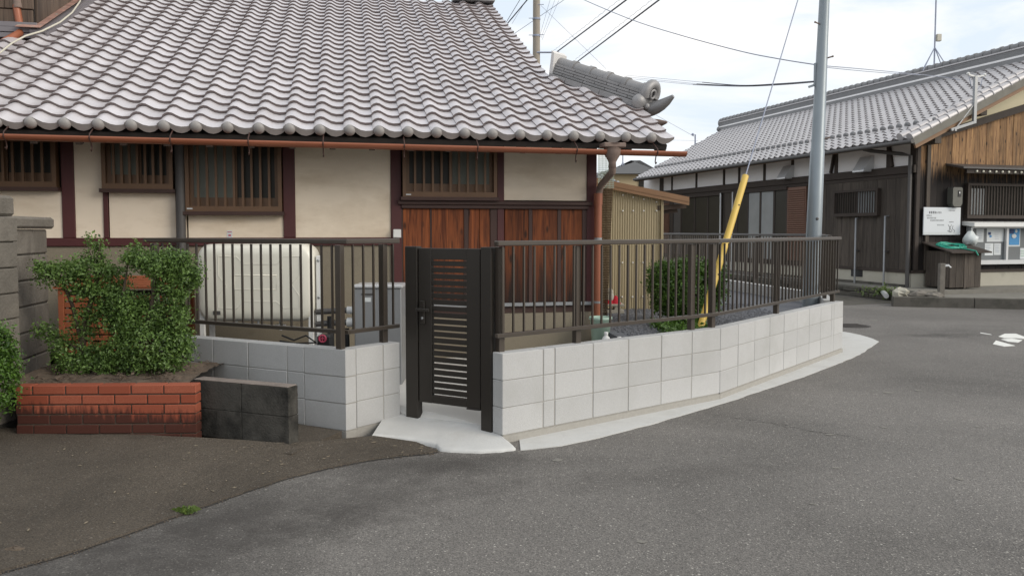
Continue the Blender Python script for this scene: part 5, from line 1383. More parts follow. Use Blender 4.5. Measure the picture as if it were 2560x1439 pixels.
for px, yt in ((2140, 545), (2213, 540)):
    u, z = lane(px, yt, -0.12); m = MB(T2); m.tube([(-0.12, u, 0.16), (-0.12, u, z), (-0.02, u, z)], 0.024, 8); pp = m.obj("vent_pipe", M_STEELGREY, hall)
    m = MB(T2); m.box(-0.12, -0.02, u - .04, u + .04, 1.0, 1.04); m.obj("clamp", M_DGREY, pp)
# corner downpipe
u, _ = lane(2279, 500, -0.1); m = MB(T2); zt_ = lane(2288, 388, -0.1)[1]
m.tube([(-0.10, 0.02, ZB), (-0.10, 0.02, zt_), (-0.14, 0.25, zt_ + .06), (-0.50, 0.85, zt_ + 0.18), (-0.66, 0.9, 3.45)], 0.045, 10); m.obj("downpipe", M_DGREY, hall)

# gable boards facing the road
n = 38; W_ = 7.6
gz = lambda v: 3.50 + 0.29 * min(v, 3.9)
for k in range(n):
    a, b_ = 0.03 + W_ * k / n, 0.03 + W_ * (k + 1) / n
    if b_ > 6.2: break
    m = MB(T2); dx = random.uniform(0, .008); zt_ = gz((a + b_) / 2)
    m.cbox(a + .0025, b_ - .0025, -0.022 - dx, 0.04, zsill + .001, zt_, .003); m.obj("plank", M_CHAR, hall)
for px in (2314,):
    v = V(px); m = MB(T2); m.cbox(v - .05, v + .05, -0.075, -0.031, zsill + .001, gz(v) - .05, .004); m.obj("corner_batten", M_HPLANK, hall)
m = MB(T2); m.cbox(0.0, 0.10, -0.085, -0.032, zsill + .001, 3.55, .004); m.obj("corner_post", M_HBEAM, hall)
m = MB(T2); m.beam((0.2, -0.08, gz(0.2) + .05), (3.9, -0.08, gz(3.9) + .05), 0.10, 0.15); m.obj("gable_beam", M_HBEAM, hall)
m = MB(T2); m.extr([(0.1, 0.0, gz(.1)), (4.0, 0.0, gz(3.9)), (4.0, 0.0, 5.55), (0.1, 0.0, 3.62)], (0, 0.04, 0)); m.extr([(4.0, 0.0, gz(3.9)), (7.9, 0.0, 3.6), (4.0, 0.0, 5.55)], (0, 0.04, 0)); m.obj("gable_plaster", M_GABLE, hall)
# roof
SL = 0.475; OV = 0.70; zE = 3.52
def rf(v, u, h=0.0): return hp(v, u, zE + SL * (v + OV) + h)
ra = math.atan(SL); rs = hv * math.cos(ra) + Vector((0, 0, math.sin(ra))); rn2 = -hv * math.sin(ra) + Vector((0, 0, math.cos(ra)))
UE = lambda v: 13.6 + (v + OV) * 0.30
m = MB(); m.extr([rf(-OV, -0.66, -.03), rf(-OV, UE(-OV), -.03), rf(4, UE(4), -.03), rf(4, -0.66, -.03)], -rn2 * 0.06)
p2 = [hp(4, -0.66, zE + SL * 4.7 - .03), hp(4, UE(4), zE + SL * 4.7 - .03), hp(8.7, 13.6, zE - .03), hp(8.7, -0.66, zE - .03)]
m.add(p2, [(0, 1, 2, 3)]); hroof = m.obj("roof", M_DARK, hall)
HTILE = tile_mesh("roof_tile", M_TILE_H, False, False); HTILE.name = "hall_roof_tile"
nc = int((13.6 + 0.7 + 1.6) / TW); Ls = 4.7 / math.cos(ra); nr = int(Ls / TL)
cells = []
ho = rf(-OV, -0.66)
for j in range(nr + 1):
    for i in range(nc + 1):
        u = -0.66 + TW * (i + 1)
        v = -OV + TL * j * math.cos(ra)
        if u > UE(v): continue
        if v > 3.9: continue
        cells.append(((rf(v, u) - O_).length, i, j))
cells.sort()
def hw_(i, j):
    p = ho + hu * (TW * (i + 1)) + rs * (TL * j - 0.02) + rn2 * (0.0 + random.uniform(-.001, .001))
    return frame(p, -hu, rs)
for _, i, j in cells[:300]: link("roof_tile", HTILE, hw_(i, j), hroof)
rest = MB(); rmi = []; tv = [v.co.copy() for v in HTILE.vertices]; tf = [tuple(p.vertices) for p in HTILE.polygons]; tsm = [p.use_smooth for p in HTILE.polygons]; tmi = [p.material_index for p in HTILE.polygons]
for _, i, j in cells[300:]:
    M = hw_(i, j); b0 = len(rest.v)
    rest.v += [M @ v for v in tv]; rest.f += [tuple(q + b0 for q in f) for f in tf]; rest.sm += tsm; rmi += tmi
ro_ = rest.obj("roof_tile", [M_TILE_H, M_TEDGE], hroof, kind="stuff")
ro_.data.polygons.foreach_set("material_index", rmi)
# eave ends, snow guards, verge rolls
b = MB(); b.lathe((0, 0, 0), [(0.0, -0.012), (0.05, -0.012), (0.055, 0.0), (0.05, 0.06)], 10, (0, 1, 0)); EB = b.mesh("eave_disc", M_RIDGE_H, False)[0]
b = MB(); b.lathe((0, 0, 0.0), [(0.0, -0.02), (0.055, -0.02), (0.075, 0.0), (0.075, 0.05)], 10, (0, 1, 0.1)); SG = b.mesh("snow_guard", M_RIDGE_H, False)[0]
for i in range(int((13.6 + .6) / TW)):
    p = ho + hu * (TW * (i + 1) - 0.028) + rn2 * 0.03
    link("eave_disc", EB, frame(p, -hu, rs), hroof)
    p = ho + hu * (TW * (i + 1) - 0.028) + rs * (TL * 4 - 0.03) + rn2 * 0.06
    if TW * (i + 1) - .66 < UE(-OV + .8): link("snow_guard", SG, frame(p, -hu, rs), hroof)
b = MB(); b.tube([(0, 0, 0), (0, 0.30, -0.01)], [0.088, 0.078], 12); b.tube([(0, -0.004, 0), (0, 0.04, 0)], 0.094, 12); VT = b.mesh("verge_tile", M_TILE_H, False)[0]
for row, (off, hh_) in enumerate(((-0.64, 0.05), (-0.36, 0.085))):
    for k in range(int(Ls / 0.27)):
        p = rf(-OV, off) + rs * (0.27 * k - .02) + rn2 * hh_
        link("verge_tile", VT, frame(p, -hu, rs), hroof)
m = MB(); m.beam(rf(-OV + .0, -0.70, -.06), rf(4.0, -0.70, -.06), 0.05, 0.16, rn2); m.obj("barge_board", M_STONE if False else M_SLAB, hall)
m = MB(); m.beam(rf(-OV + .1, -0.64, -.20), rf(4.0, -0.64, -.20), 0.05, 0.10, rn2); m.obj("barge_rafter", M_FASCIA, hall)
m = MB(); m.extr([rf(-OV + .05, -0.6, -.10), rf(4, -0.6, -.10), rf(4, 0.0, -.10), rf(-OV + .05, 0.0, -.10)], -rn2 * .02); m.extr([rf(-OV + .05, 0.0, -.10), rf(0.0, 0.0, -.10), rf(0.0, 13.5, -.10), rf(-OV + .05, 13.5, -.10)], -rn2 * .02); m.obj("soffit", M_FASCIA, hall)
for px, py in ((2452, 275), (2549, 212), (2338, 345)):
    v, z = gab(px, py, -0.5); m = MB(T2); m.cbox(v - .10, v + .08, -0.60, 0.0, z - .13, z + .12, .006); m.obj("purlin", M_HPLANK, hall)
# gutter on the lane side
m = MB(T2); zg_ = zE - 0.06
m.tube([(-OV - 0.06, -0.75, zg_ + .0), (-OV - 0.06, 13.5, zg_ + .04)], 0.05, 10); m.obj("gutter", M_DGREY, hall)
# ridge: stacked tiles, mortar line, round caps
zR = zE + SL * 4.7
m = MB(T2)
m.box(3.86, 4.14, -0.75, UE(4) + .05, zR - 0.06, zR + 0.10); rdg = m.obj("ridge", M_RIDGE_H, hall)
m = MB(T2); m.box(3.855, 4.145, -0.75, UE(4) + .05, zR + 0.101, zR + 0.15); m.obj("ridge_mortar", M_WHITEPL, rdg)
for k in range(3):
    m = MB(T2); m.box(3.875, 4.125, -0.75, UE(4) + .05, zR + .152 + .055 * k, zR + .205 + .055 * k); m.obj("ridge_course", M_RIDGE_H, rdg)
m = MB(T2); m.box(3.85, 4.15, -0.75, UE(4) + .05, zR + .318, zR + .352); m.obj("ridge_course", M_TILE_H, rdg)
b = MB(); b.tube([(0, 0, 0), (0, 0.27, 0)], [0.105, 0.098], 12); b.tube([(0, -.004, 0.004), (0, 0.05, 0.004)], 0.115, 12); RC = b.mesh("ridge_cap", M_RIDGE_H, False)[0]
k = -0.75
while k < UE(4):
    link("ridge_cap", RC, T2 @ Matrix.Translation((4.0, k, zR + 0.40)), rdg); k += 0.27
m = MB(T2); m.ball((4.0, UE(4) + .1, zR + .30), 0.17, 12, 8, (1, .6, 1.2)); m.ball((3.9, UE(4) + .1, zR + .05), 0.12, 10, 6); m.obj("ridge_end", M_RIDGE_H, rdg)
# TV mast on the ridge
q = rplane(2335, 180, hp(4.0, 0), hv); qz = q.z
mast = thing("antenna_mast", "thin antenna mast on a tripod standing on the hall ridge", "antenna", (q.x, q.y, zR + .4))
tq = rplane(2338, 0, hp(4.0, 0), hv).z
m = MB(); m.tube([(q.x, q.y, zR + .45), (q.x, q.y, tq + 1.5)], 0.022, 8); m.obj("mast", M_WIRE, mast)
for a in (0.4, 1.97, 3.5, 5.1): m = MB(); m.tube([(q.x, q.y, zR + .98), (q.x + .42 * math.cos(a), q.y + .42 * math.sin(a), zR + .40 - .12 * abs(math.cos(a)))], 0.014, 6); m.obj("leg", M_WIRE, mast)
m = MB(); m.cbox(q.x + .04, q.x + .17, q.y - .05, q.y + .05, zR + 1.15, zR + 1.35, .01); m.obj("booster", M_CORD, mast)
# steel bracket for the service cable on the gable
v1, z1 = gab(2396, 315, -0.3); v0, z0 = gab(2350, 325, -0.3); zt_ = gab(2396, 198, -0.3)[1]
br_ = thing("cable_bracket", "grey steel angle bracket carrying cables above the charred gable", "bracket", hp(v1, -0.3, z1))
m = MB(T2); m.cbox(v1 - .04, v1 + .04, -0.76, -0.70, z1, zt_, .004); m.obj("upright", M_STEELGREY, br_)
m = MB(T2); m.beam((v0 - .1, -0.70, z0 - .05), (v1, -0.73, z1 + .03), 0.06, 0.06); m.beam((v0, -0.05, z0 - .05), (v0, -0.75, z0 - .05), .05, .05); m.obj("arm", M_STEELGREY, br_)
m = MB(T2); m.beam((v0 + .05, -0.70, z0), (v1 - .03, -0.73, z1 + 0.42), 0.025, 0.025); m.obj("strut", M_STEELGREY, br_)
for dv_ in (-0.22, 0.24): m = MB(T2); m.ball((v1 + dv_, -0.74, zt_ + .03), 0.035, 8, 6); m.beam((v1, -.73, zt_ - .02), (v1 + dv_, -.74, zt_ + .01), .03, .03); m.obj("insulator", M_WHITE, br_)
m = MB(T2); m.tube([(v1 - .2, -0.74, zt_), (v1 - .12, -.74, zt_ - .25), (v1 - .05, -.75, zt_ - .3)], 0.008, 5); m.tube([(v1 + .2, -0.74, zt_), (v1 + .14, -.74, zt_ - .22), (v1 + .05, -.75, zt_ - .3)], 0.008, 5); m.obj("jumper_wire", M_WIRE, br_)
# awning over the gable window
v0, z0 = gab(2405, 416, -0.45); AV1 = 5.4
aw = thing("awning", "dark metal awning over the gable window with a row of pale bolt ends", "awning", hp(v0, -0.4, z0))
m = MB(T2); m.extr([(v0 - .05, -0.03, z0 + 0.10), (v0 - .05, -0.55, z0 - .01), (v0 - .05, -0.55, z0 - .05), (v0 - .05, -0.03, z0 + .05)], (AV1 - v0, 0, 0)); m.obj("sheet", M_DGREY, aw)
m = MB(T2); m.box(v0 + .1, AV1 - .1, -0.50, -0.46, z0 - .15, z0 - .06); m.obj("rail", M_HBEAM, aw)
for k in range(20):
    v = v0 + .36 + k * .185
    if v > AV1 - .2: break
    m = MB(T2); m.ball((v, -0.515, z0 - .105), 0.028, 8, 6); m.obj("bolt", M_LIGHTB, aw)
# gable window
a, z0 = gab(2407, 546); _, z1 = gab(2407, 458)
gwn = barred(hall, None, a, a + 3.6, z0, z1, 40, (), 'v')
m = MB(T2); m.box(a + .1, a + 0.55, -0.057, -0.053, z0 + .09, z1 - .12); m.obj("curtain", M_PALEGLASS, gwn)

# things on and before the gable
va, zc = gab(2305, 518, -0.05); vb_, zd = gab(2395, 587, -0.05)
TS = T2 @ Matrix.Translation((0, -0.035, 0))
sg = thing("sign_board", "white printed sign board below the grey meter box", "sign", hp(va, -.05, zd))
m = MB(TS); m.cbox(va, vb_, -0.075, -0.05, zd, zc, .004); m.obj("board", M_SIGN, sg)
m = MB(TS)
def glyphs(m, x0, y0, x1, h, n, heavy):
    a, z = gab(x0, y0, -.08); b_, _ = gab(x1, y0, -.08); st = (b_ - a) / n; hh = h * 18.5 / F
    for k in range(n):
        c = a + st * k
        for q in range(3 if heavy else 2):
            zz = z - hh * (q / (3 if heavy else 2)); m.box(c + st * .1, c + st * (.85 - .25 * random.random()), -0.0775, -0.0755, zz - hh * (.24 if heavy else .16), zz)
        m.box(c + st * .3, c + st * .45, -0.0777, -0.0757, z - hh, z)
glyphs(m, 2320, 528, 2338, 6, 4, True); glyphs(m, 2338, 529, 2352, 5, 4, False); glyphs(m, 2314, 537, 2327, 4, 4, False); glyphs(m, 2315, 543, 2338, 4, 7, False); glyphs(m, 2323, 549, 2357, 4, 10, False); glyphs(m, 2340, 561, 2358, 3, 6, False); glyphs(m, 2369, 525, 2386, 3, 5, False); glyphs(m, 2370, 554, 2382, 2, 4, True)
m.obj("print", M_INK, sg, kind="stuff")
m = MB(TS)
def gl2(pts):
    m.tube([(gab(x, y, -.08)[0], -0.0765, gab(x, y, -.08)[1]) for x, y in pts], 0.006, 4)
gl2([(2368, 562), (2372, 568), (2370, 575), (2374, 580)]); gl2([(2376, 562), (2372, 570), (2378, 578), (2374, 580)]); gl2([(2380, 564), (2378, 572), (2384, 576), (2382, 581)]); gl2([(2366, 576), (2372, 580)])
m.obj("line_drawing", M_INK, sg)
m = MB(TS); m.box(va + .002, vb_ - .002, -0.0765, -0.0755, zd + .01, zd + .07); m.obj("footer_strip", M_PAPER, sg)
# meter box
v, z = gab(2385, 494, -.1); mt_ = thing("electric_meter", "rounded grey-green electric meter box with a small window", "meter", hp(v, -.1, z))
m = MB(T2); prof = [(-.13, .20), (-.11, .235), (.12, .235), (.145, .20), (.145, -.14), (.10, -.21), (-.09, -.21), (-.13, -.14)]
m.extr([(v + x, -0.20, z + y) for x, y in prof], (0, .17, 0)); m.obj("housing", M_METER, mt_)
m = MB(T2); m.box(v + .015, v + .10, -0.212, -0.2005, z + .02, z + .16); m.obj("window", M_BLACK, mt_)
m = MB(T2); m.box(v + .03, v + .06, -0.218, -0.2125, z + .09, z + .13); m.obj("dial", M_ALU, mt_)
# notice board
va, zc = gab(2424, 566, -.15); _, zd = gab(2424, 661, -.15); vb_ = va + 2.6
nb = thing("notice_board", "glazed grey notice board with white frame, posters and a white hood", "notice board", hp(va, -.15, zd))
m = MB(T2); m.box(va + .04, vb_ - .04, -0.12, -0.08, zd + .1, zc - .02); m.obj("felt", M_BOARDGREY, nb)
fw = .055
m = MB(T2); m.box(va, vb_, -0.20, -0.06, zd, zd + .10); m.box(va, vb_, -0.20, -0.06, zc - .04, zc); m.box(va, va + fw, -0.199, -0.06, zd + .10, zc - .04); m.box(vb_ - fw, vb_, -0.199, -0.06, zd + .10, zc - .04)
vm = gab(2514, 620, -.15)[0]; m.box(vm - .03, vm + .03, -0.198, -0.13, zd + .10, zc - .04); m.obj("frame", M_ALU, nb)
m = MB(T2); m.extr([(va - .12, -0.04, zc + .03), (va - .12, -0.40, zc - .005), (va - .12, -0.40, zc + .085), (va - .12, -0.04, zc + .12)], (vb_ - va + .24, 0, 0)); m.obj("hood", M_WHITE, nb)
def sheet_(x0, y0, x1, y1, mt, name, d=0.0, par=None):
    a, z1 = gab(x0, y0, -.13); b_, z0 = gab(x1, y1, -.13); m = MB(T2); m.box(a, b_, -0.126 - d, -0.1205 - d, z0, z1); return m.obj(name, mt, par or nb)
sheet_(2442, 572, 2459, 605, M_PAPER, "poster"); p1 = sheet_(2468, 571, 2509, 604, M_PAPER, "poster"); sheet_(2463, 608, 2483, 638, M_PAPER, "poster"); sheet_(2486, 608, 2502, 637, M_PAPER, "poster")
sheet_(2471, 580, 2477, 587, M_NAVY, "print", .006, p1); sheet_(2474, 588, 2479, 593, M_BLUE, "print", .006, p1)
p2 = sheet_(2522, 571, 2550, 616, M_PAPER, "poster"); sheet_(2524, 572, 2548, 612, M_BLUE, "print", .006, p2); sheet_(2524, 572, 2534, 584, M_NAVY, "print", .0115, p2)
a, z = gab(2536, 588, -.14); m = MB(T2); m.ball((a - .01, -0.140, z - .02), 0.075, 10, 8, (1, .05, .7)); m.ball((a + .05, -0.141, z + .10), 0.04, 10, 8, (1, .08, 1)); m.obj("print", M_PAPER, p2)
p3 = sheet_(2551, 620, 2572, 647, M_PAPER, "poster")
for k in range(3): sheet_(2552, 626 + k * 6, 2571, 628 + k * 6, M_BUCKET, "print", .006, p3)
for px, y0, y1, n in ((2444, 577, 602, 6), (2487, 578, 602, 5), (2465, 612, 634, 6), (2488, 612, 634, 6)):
    m = MB(T2)
    for k in range(n):
        yy = y0 + (y1 - y0) * k / n; a, z = gab(px, yy, -.13); m.box(a, a + .10 + .05 * random.random(), -0.1315, -0.1265, z - .006, z)
    m.obj("print", M_WIRE, nb)
# plastic bag hanging from the board
a, z = gab(2424, 592, -.28); bg_ = thing("plastic_bag", "white plastic carrier bag hanging at the left end of the notice board", "bag", hp(a, -.3, z - .15))
m = MB(T2); m.lathe((a, -0.30, z - .15), [(0.0, -0.03), (0.12, -0.02), (0.165, 0.05), (0.16, 0.13), (0.115, 0.20), (0.05, 0.26), (0.012, 0.30)], 14)
m.v = [q + Vector((random.uniform(-.026, .026), random.uniform(-.02, .02), random.uniform(-.026, .026))) for q in m.v]
m.obj("bag", M_BAG, bg_)
m = MB(T2); m.tube([(a + .01, -.30, z + .14), (a + .05, -.30, z + .25), (a + .10, -.25, z + .33)], 0.008, 6); m.obj("handle", M_BAG, bg_)
# wooden cabinet with a sloping lid
va, _ = gab(2372, 650, -.75); vb_, _ = gab(2450, 650, -.75)
cb = thing("wooden_cabinet", "dark wooden cabinet with a sloping overhanging lid against the hall", "cabinet", hp(va, -.5, ZB))
ztp_ = gab(2410, 622, -.75)[1]
m = MB(T2); m.box(va + .02, vb_ - .02, -0.76, -0.09, ZB + .03, ztp_ - .06); m.obj("box", M_DARK, cb)
nn = 5
for k in range(nn):
    a, b_ = va + (vb_ - va) * k / nn, va + (vb_ - va) * (k + 1) / nn; m = MB(T2); m.cbox(a + .002, b_ - .002, -0.785, -0.762, ZB + .04, ztp_ - .05, .003); m.obj("plank", M_HPLANK, cb)
for k in range(5):
    a, b_ = -0.76 + .67 * k / 5, -0.76 + .67 * (k + 1) / 5; m = MB(T2); m.cbox(va - .004, va + .018, a + .002, b_ - .002, ZB + .04, ztp_ - .05, .003); m.obj("plank", M_HPLANK, cb)
vc = (va + vb_) / 2 - .02
m = MB(T2); m.cbox(vc - .03, vc + .03, -0.80, -0.786, ZB + .02, ztp_ - .05, .003); m.obj("batten", M_HPLANK, cb)
m = MB(T2); m.extr([(va - .12, -0.95, ztp_ - .09), (vb_ + .12, -0.95, ztp_ - .09), (vb_ + .12, -0.08, ztp_ + .12), (va - .12, -0.08, ztp_ + .12)], (0, 0, .03)); m.obj("lid", M_HBEAM, cb)
# hose coil lying on the lid
hcn = (va + vb_) / 2 - .12
hs_ = MB(T2); pts = []
for k in range(84):
    a = k * 0.42; r = .20 + .07 * math.sin(k * .23); vv = hcn + 1.35 * r * math.cos(a); yy = -.50 + .95 * r * math.sin(a)
    pts.append((vv, yy, ztp_ + .045 + (yy + .5) * .24 + .013 + .035 * (k / 150) + .014 * math.sin(k * 1.9)))
pts += [(hcn + .12, -.80, ztp_ - .005), (hcn + .20, -.97, ztp_ - .04), (hcn + .24, -1.0, ztp_ - .14)]
hs_.tube(pts, 0.016, 6); tag(hs_.obj("garden_hose", M_HOSE), "coiled green garden hose lying on the cabinet lid", "hose")
# standpipe tap
q = rz(2352, 741, 0.13); q2 = Vector((q.x, q.y, 0)); tp_ = thing("water_tap", "short weathered standpipe post with a silver tap before the cabinet", "water tap", (q.x, q.y, 0.12))
zt_ = at(2360, 658, q.y).z
m = MB(); m.cbox(q.x - .055, q.x + .055, q.y - .05, q.y + .05, 0.1, zt_, .008); m.obj("post", M_STONE, tp_)
m = MB(); m.tube([(q.x + .05, q.y - .02, zt_ - .06), (q.x + .13, q.y - .03, zt_ - .05), (q.x + .17, q.y - .04, zt_ - .09)], 0.018, 8); m.box(q.x + .06, q.x + .14, q.y - .04, q.y - .02, zt_ - .04, zt_ - .02); m.obj("tap", M_ALU, tp_)
# rough stones in front of the platform
for i, (px, py, r, lab) in enumerate(((2252, 735, (.19, .13, .12), "largest pale rough stone at the end of the kerb"), (2300, 738, (.27, .16, .09), "flat rough stone between the large stone and the tap"), (2334, 739, (.20, .15, .08), "small dark rough stone next to the tap post"))):
    q = rz(px, py, 0.17)
    m = MB(); m.ball((q.x, q.y, 0.13 + r[2] * .5), 1.0, 9, 6, r)
    m.v = [v + Vector((random.uniform(-.03, .03), random.uniform(-.03, .03), random.uniform(-.02, .02))) for v in m.v]; m.sm = [False] * len(m.f)
    tag(m.obj("stone", M_STONE if i else M_HFOUND), lab, "stone", "rough stones by the platform")
q = rz(2216, 737, 0.10); m = MB(); m.tube([(q.x - .12, q.y - .25, .10), (q.x + .15, q.y + .5, .14)], 0.055, 12); tag(m.obj("drain_pipe", M_ALU), "short grey drain pipe end sticking out over the ditch", "pipe")
# stone edge of the platform on the ditch side and weeds in it
de = thing("ditch_wall", "dark stone ditch wall left of the kerb with weeds on it", "wall", hp(-.8, 0.2, 0))
for k in range(13):
    for r in range(2):
        a = -1.0 + .62 * k + (.3 if r else 0); m = MB(T2); dx = random.uniform(-.03, .03)
        m.cbox(-0.96 + dx, -0.76, a + .012, a + .608, ZR + .0 + .12 * r, ZR + .115 + .12 * r, .015); m.obj("stone", M_KERB, de)
wcl = [(*(hp(-1.0, random.uniform(-.9, .5), random.uniform(.0, .2))), .9, -.6, -.5, .4) for _ in range(26)]
wd = leaves(wcl, 420, 0.032, 0.06, "weeds", M_GRASS, None); wd["kind"] = "stuff"
# rough grass behind the kerb
M_LAWN = mat("rough_lawn", (0.15, 0.165, 0.075), 1.0, 0, 0.45, 14, 0.8, 40)
lw = MB(); la = [KA + kd * 2.3 + kn * 0.17, KA + kd * 9 + kn * 0.17, KA + kd * 9 + kn * 1.75, KA + kd * 3.9 + kn * 1.75]
lw.prism([(p.x, p.y) for p in la], 0.06, 0.126); lw.obj("lawn", M_LAWN, kind="structure")
gm = MB(); ga = Vector(rz(2440, 757, 0.12)); 
for _ in range(5200):
    s = random.random() ** .8; c = q0 = KA + kd * random.uniform(2.2, 8.5) + kn * (0.2 + 1.5 * random.random())
    if (c - KA).dot(kd) < 2.0 + 0.9 * (c - KA).dot(kn) + random.uniform(0, .5): continue
    a = random.uniform(0, 6.28); h = random.uniform(.015, .05); w = .006
    d = Vector((math.cos(a) * w, math.sin(a) * w, 0)); t = Vector((random.uniform(-.03, .03), random.uniform(-.03, .03), h)); c = Vector((c.x, c.y, .125))
    gm.add([c - d, c + d, c + t], [(0, 1, 2)])
gm.obj("grass", M_GRASS, kind="stuff")
tf_ = MB(); q = rz(468, 1284, ZR)
for _ in range(110):
    a = random.uniform(0, 6.28); l = random.uniform(.02, .07); d = Vector((math.cos(a), math.sin(a) * .6, 0)); s = Vector((-d.y, d.x, 0)) * .0035; c = Vector((q.x, q.y, ZR + .004)) + Vector((random.gauss(0, .014), random.gauss(0, .009), 0))
    tf_.add([c - s, c + s, c + d * l * .6 + Vector((0, 0, l * .55)) + s, c + d * l + Vector((0, 0, l * .35))], [(0, 1, 2), (0, 2, 3)])
tf_.obj("weeds", M_GRASS, kind="stuff")
# bright broken concrete lump at the very left foreground
q = rz(40, 1385, ZR); m = MB(); m.ball((q.x - .02, q.y + .02, ZR + .0), 1.0, 10, 6, (.075, .045, .03)); m.v = [v + Vector((random.uniform(-.008, .008), random.uniform(-.008, .008), random.uniform(-.008, .008))) for v in m.v]; m.sm = [False] * len(m.f)
tag(m.obj("concrete_lump", M_DIRT), "brown broken concrete lump at the lower left edge of the driveway", "rubble")
# iron cover and worn white road marks
q = rz(2128, 814, ZR); m = MB(); m.lathe((q.x, q.y, ZR - .02), [(0.0, .024), (.27, .024), (.30, .024), (.30, 0)], 28)
for k in range(5): m.tube([(q.x - .2, q.y - .2 + .1 * k, ZR + .005), (q.x + .2, q.y - .2 + .1 * k, ZR + .005)], .008, 4)
tag(m.obj("manhole_cover", M_IRON), "round dark iron manhole cover beyond the pale wall's far end", "manhole cover")
mk = thing("road_marking", "worn white painted road marking at the right edge", "road marking", rz(2530, 850, ZR))
for pts in ([(2496, 841), (2512, 834), (2540, 834), (2562, 842), (2590, 846), (2585, 850), (2540, 845), (2510, 845)], [(2502, 848), (2530, 846), (2556, 850), (2545, 856), (2520, 854)], [(2482, 860), (2490, 851), (2512, 857), (2538, 864), (2510, 866)], [(2450, 831), (2475, 835), (2480, 837), (2452, 833)]):
    m = MB(); m.prism([(p.x, p.y) for p in [rz(x, y, ZR) for x, y in pts]], ZR - .01, ZR + .004); m.obj("paint", M_PAINT, mk)

# ================================================================== BEYOND: poles, cables, far houses
YU = 27.0
ub_ = at(1341, 135, YU); cp = thing("concrete_pole", "pale brown concrete utility pole standing behind the tiled house", "utility pole", (ub_.x, YU, 0))
m = MB(); m.tube([(ub_.x, YU, ZR), (ub_.x, YU, ub_.z), (ub_.x, YU, ub_.z + 4)], [0.15, 0.122, 0.11], 16); m.obj("shaft", M_CONC, cp)
for py in (48, 90):
    z = at(1341, py, YU).z; m = MB(); m.tube([(ub_.x, YU, z - .03), (ub_.x, YU, z + .03)], .132, 16); m.tube([(ub_.x - .26, YU - .1, z), (ub_.x + .1, YU - .1, z)], .012, 5); m.obj("band", M_WIRE, cp)
for py in (14, 89): z = at(1341, py, YU).z; m = MB(); m.tube([(ub_.x, YU - .1, z), (ub_.x + .24, YU - .1, z)], .012, 5); m.obj("step_bolt", M_WIRE, cp)
z = at(1341, 133, YU).z; m = MB(); m.tube([(ub_.x, YU - .1, z), (ub_.x + .75, YU - .1, z)], .03, 6); m.obj("cross_arm", M_WIRE, cp)
def cable(name, label, pts, r, m, group="overhead cables", twist=False, sub=1):
    r *= 0.68
    P = [at(x, y, Y) for x, y, Y in pts]
    if len(P) == 2: P = [P[0].lerp(P[1], k / 10) for k in range(11)]
    else:
        Q = []
        for i in range(len(P) - 1):
            p0, p1, p2, p3 = P[max(i - 1, 0)], P[i], P[i + 1], P[min(i + 2, len(P) - 1)]
            for k in range(6):
                t = k / 6; Q.append(0.5 * ((2 * p1) + (p2 - p0) * t + (2 * p0 - 5 * p1 + 4 * p2 - p3) * t * t + (3 * p1 - p0 - 3 * p2 + p3) * t ** 3))
        P = Q + [P[-1]]
    if twist:
        t = thing(name, label, "cable", P[0], group)
        b = MB(); b.tube(P, r, 6); b.obj("core", m, t)
        b = MB(); n = 90; hel = []
        up = Vector((-.3, 0, 1)).normalized()
        for k in range(n):
            q = P[0].lerp(P[-1], k / (n - 1)); hel.append(q + up * (0.10 + .010 * math.sin(k * 1.9)) + Vector((.01 * math.cos(k * 1.9), 0, 0)))
        b.tube(hel, r * .25, 5); b.obj("messenger_wire", M_WIRE, t)
        return t
    b = MB(); b.tube(P, r, 6); return tag(b.obj(name, m), label, "cable", group)
cable("cable", "left of two thick black twisted cables rising steeply above the hip ridge", [(1780, -160, 13), (1383, 137, 26)], .026, M_CABLE, twist=True)
cable("cable", "right of two thick black twisted cables rising steeply above the hip ridge", [(1860, -160, 13), (1440, 157, 26)], .026, M_CABLE, twist=True)
cable("cable", "long blue-grey cable sagging from the top to the grey pole", [(1400, -30, 20), (1460, 0, 18), (1580, 50, 16), (1700, 88, 14.4), (1850, 128, 12.7), (1950, 148, 11.8), (2038, 162, 11)], .012, M_WIRE)
cable("cable", "thin cable running from the grey pole to the hall ridge", [(2038, 163, 11), (2180, 175, 14), (2350, 192, 18), (2400, 200, 17.9)], .010, M_WIRE)
cable("cable", "second thin cable running from the grey pole to the hall, just below the other", [(2038, 166, 11.02), (2180, 180, 14), (2300, 188, 20)], .008, M_WIRE)
for k, (x0, y0, dy) in enumerate(((1733, 212, 0), (1742, 210, -2), (1756, 206, -4))):
    cable("cable", ["lowest", "middle", "topmost"][k] + " of three short dark cables sagging level towards the grey pole", [(x0, y0, 17), (1850, 216 + dy * .6, 14.5), (1950, 212 + dy * .6, 12.5), (2036, 205 + dy * .4, 11)], .013, M_CABLE)
    cable("wire", ["lowest", "middle", "topmost"][k] + " of three faint wires carrying on from the short dark cables behind the roof ornament", [(1560, 196 + dy * 2, 26), (x0, y0, 17)], .007, M_WIRE)
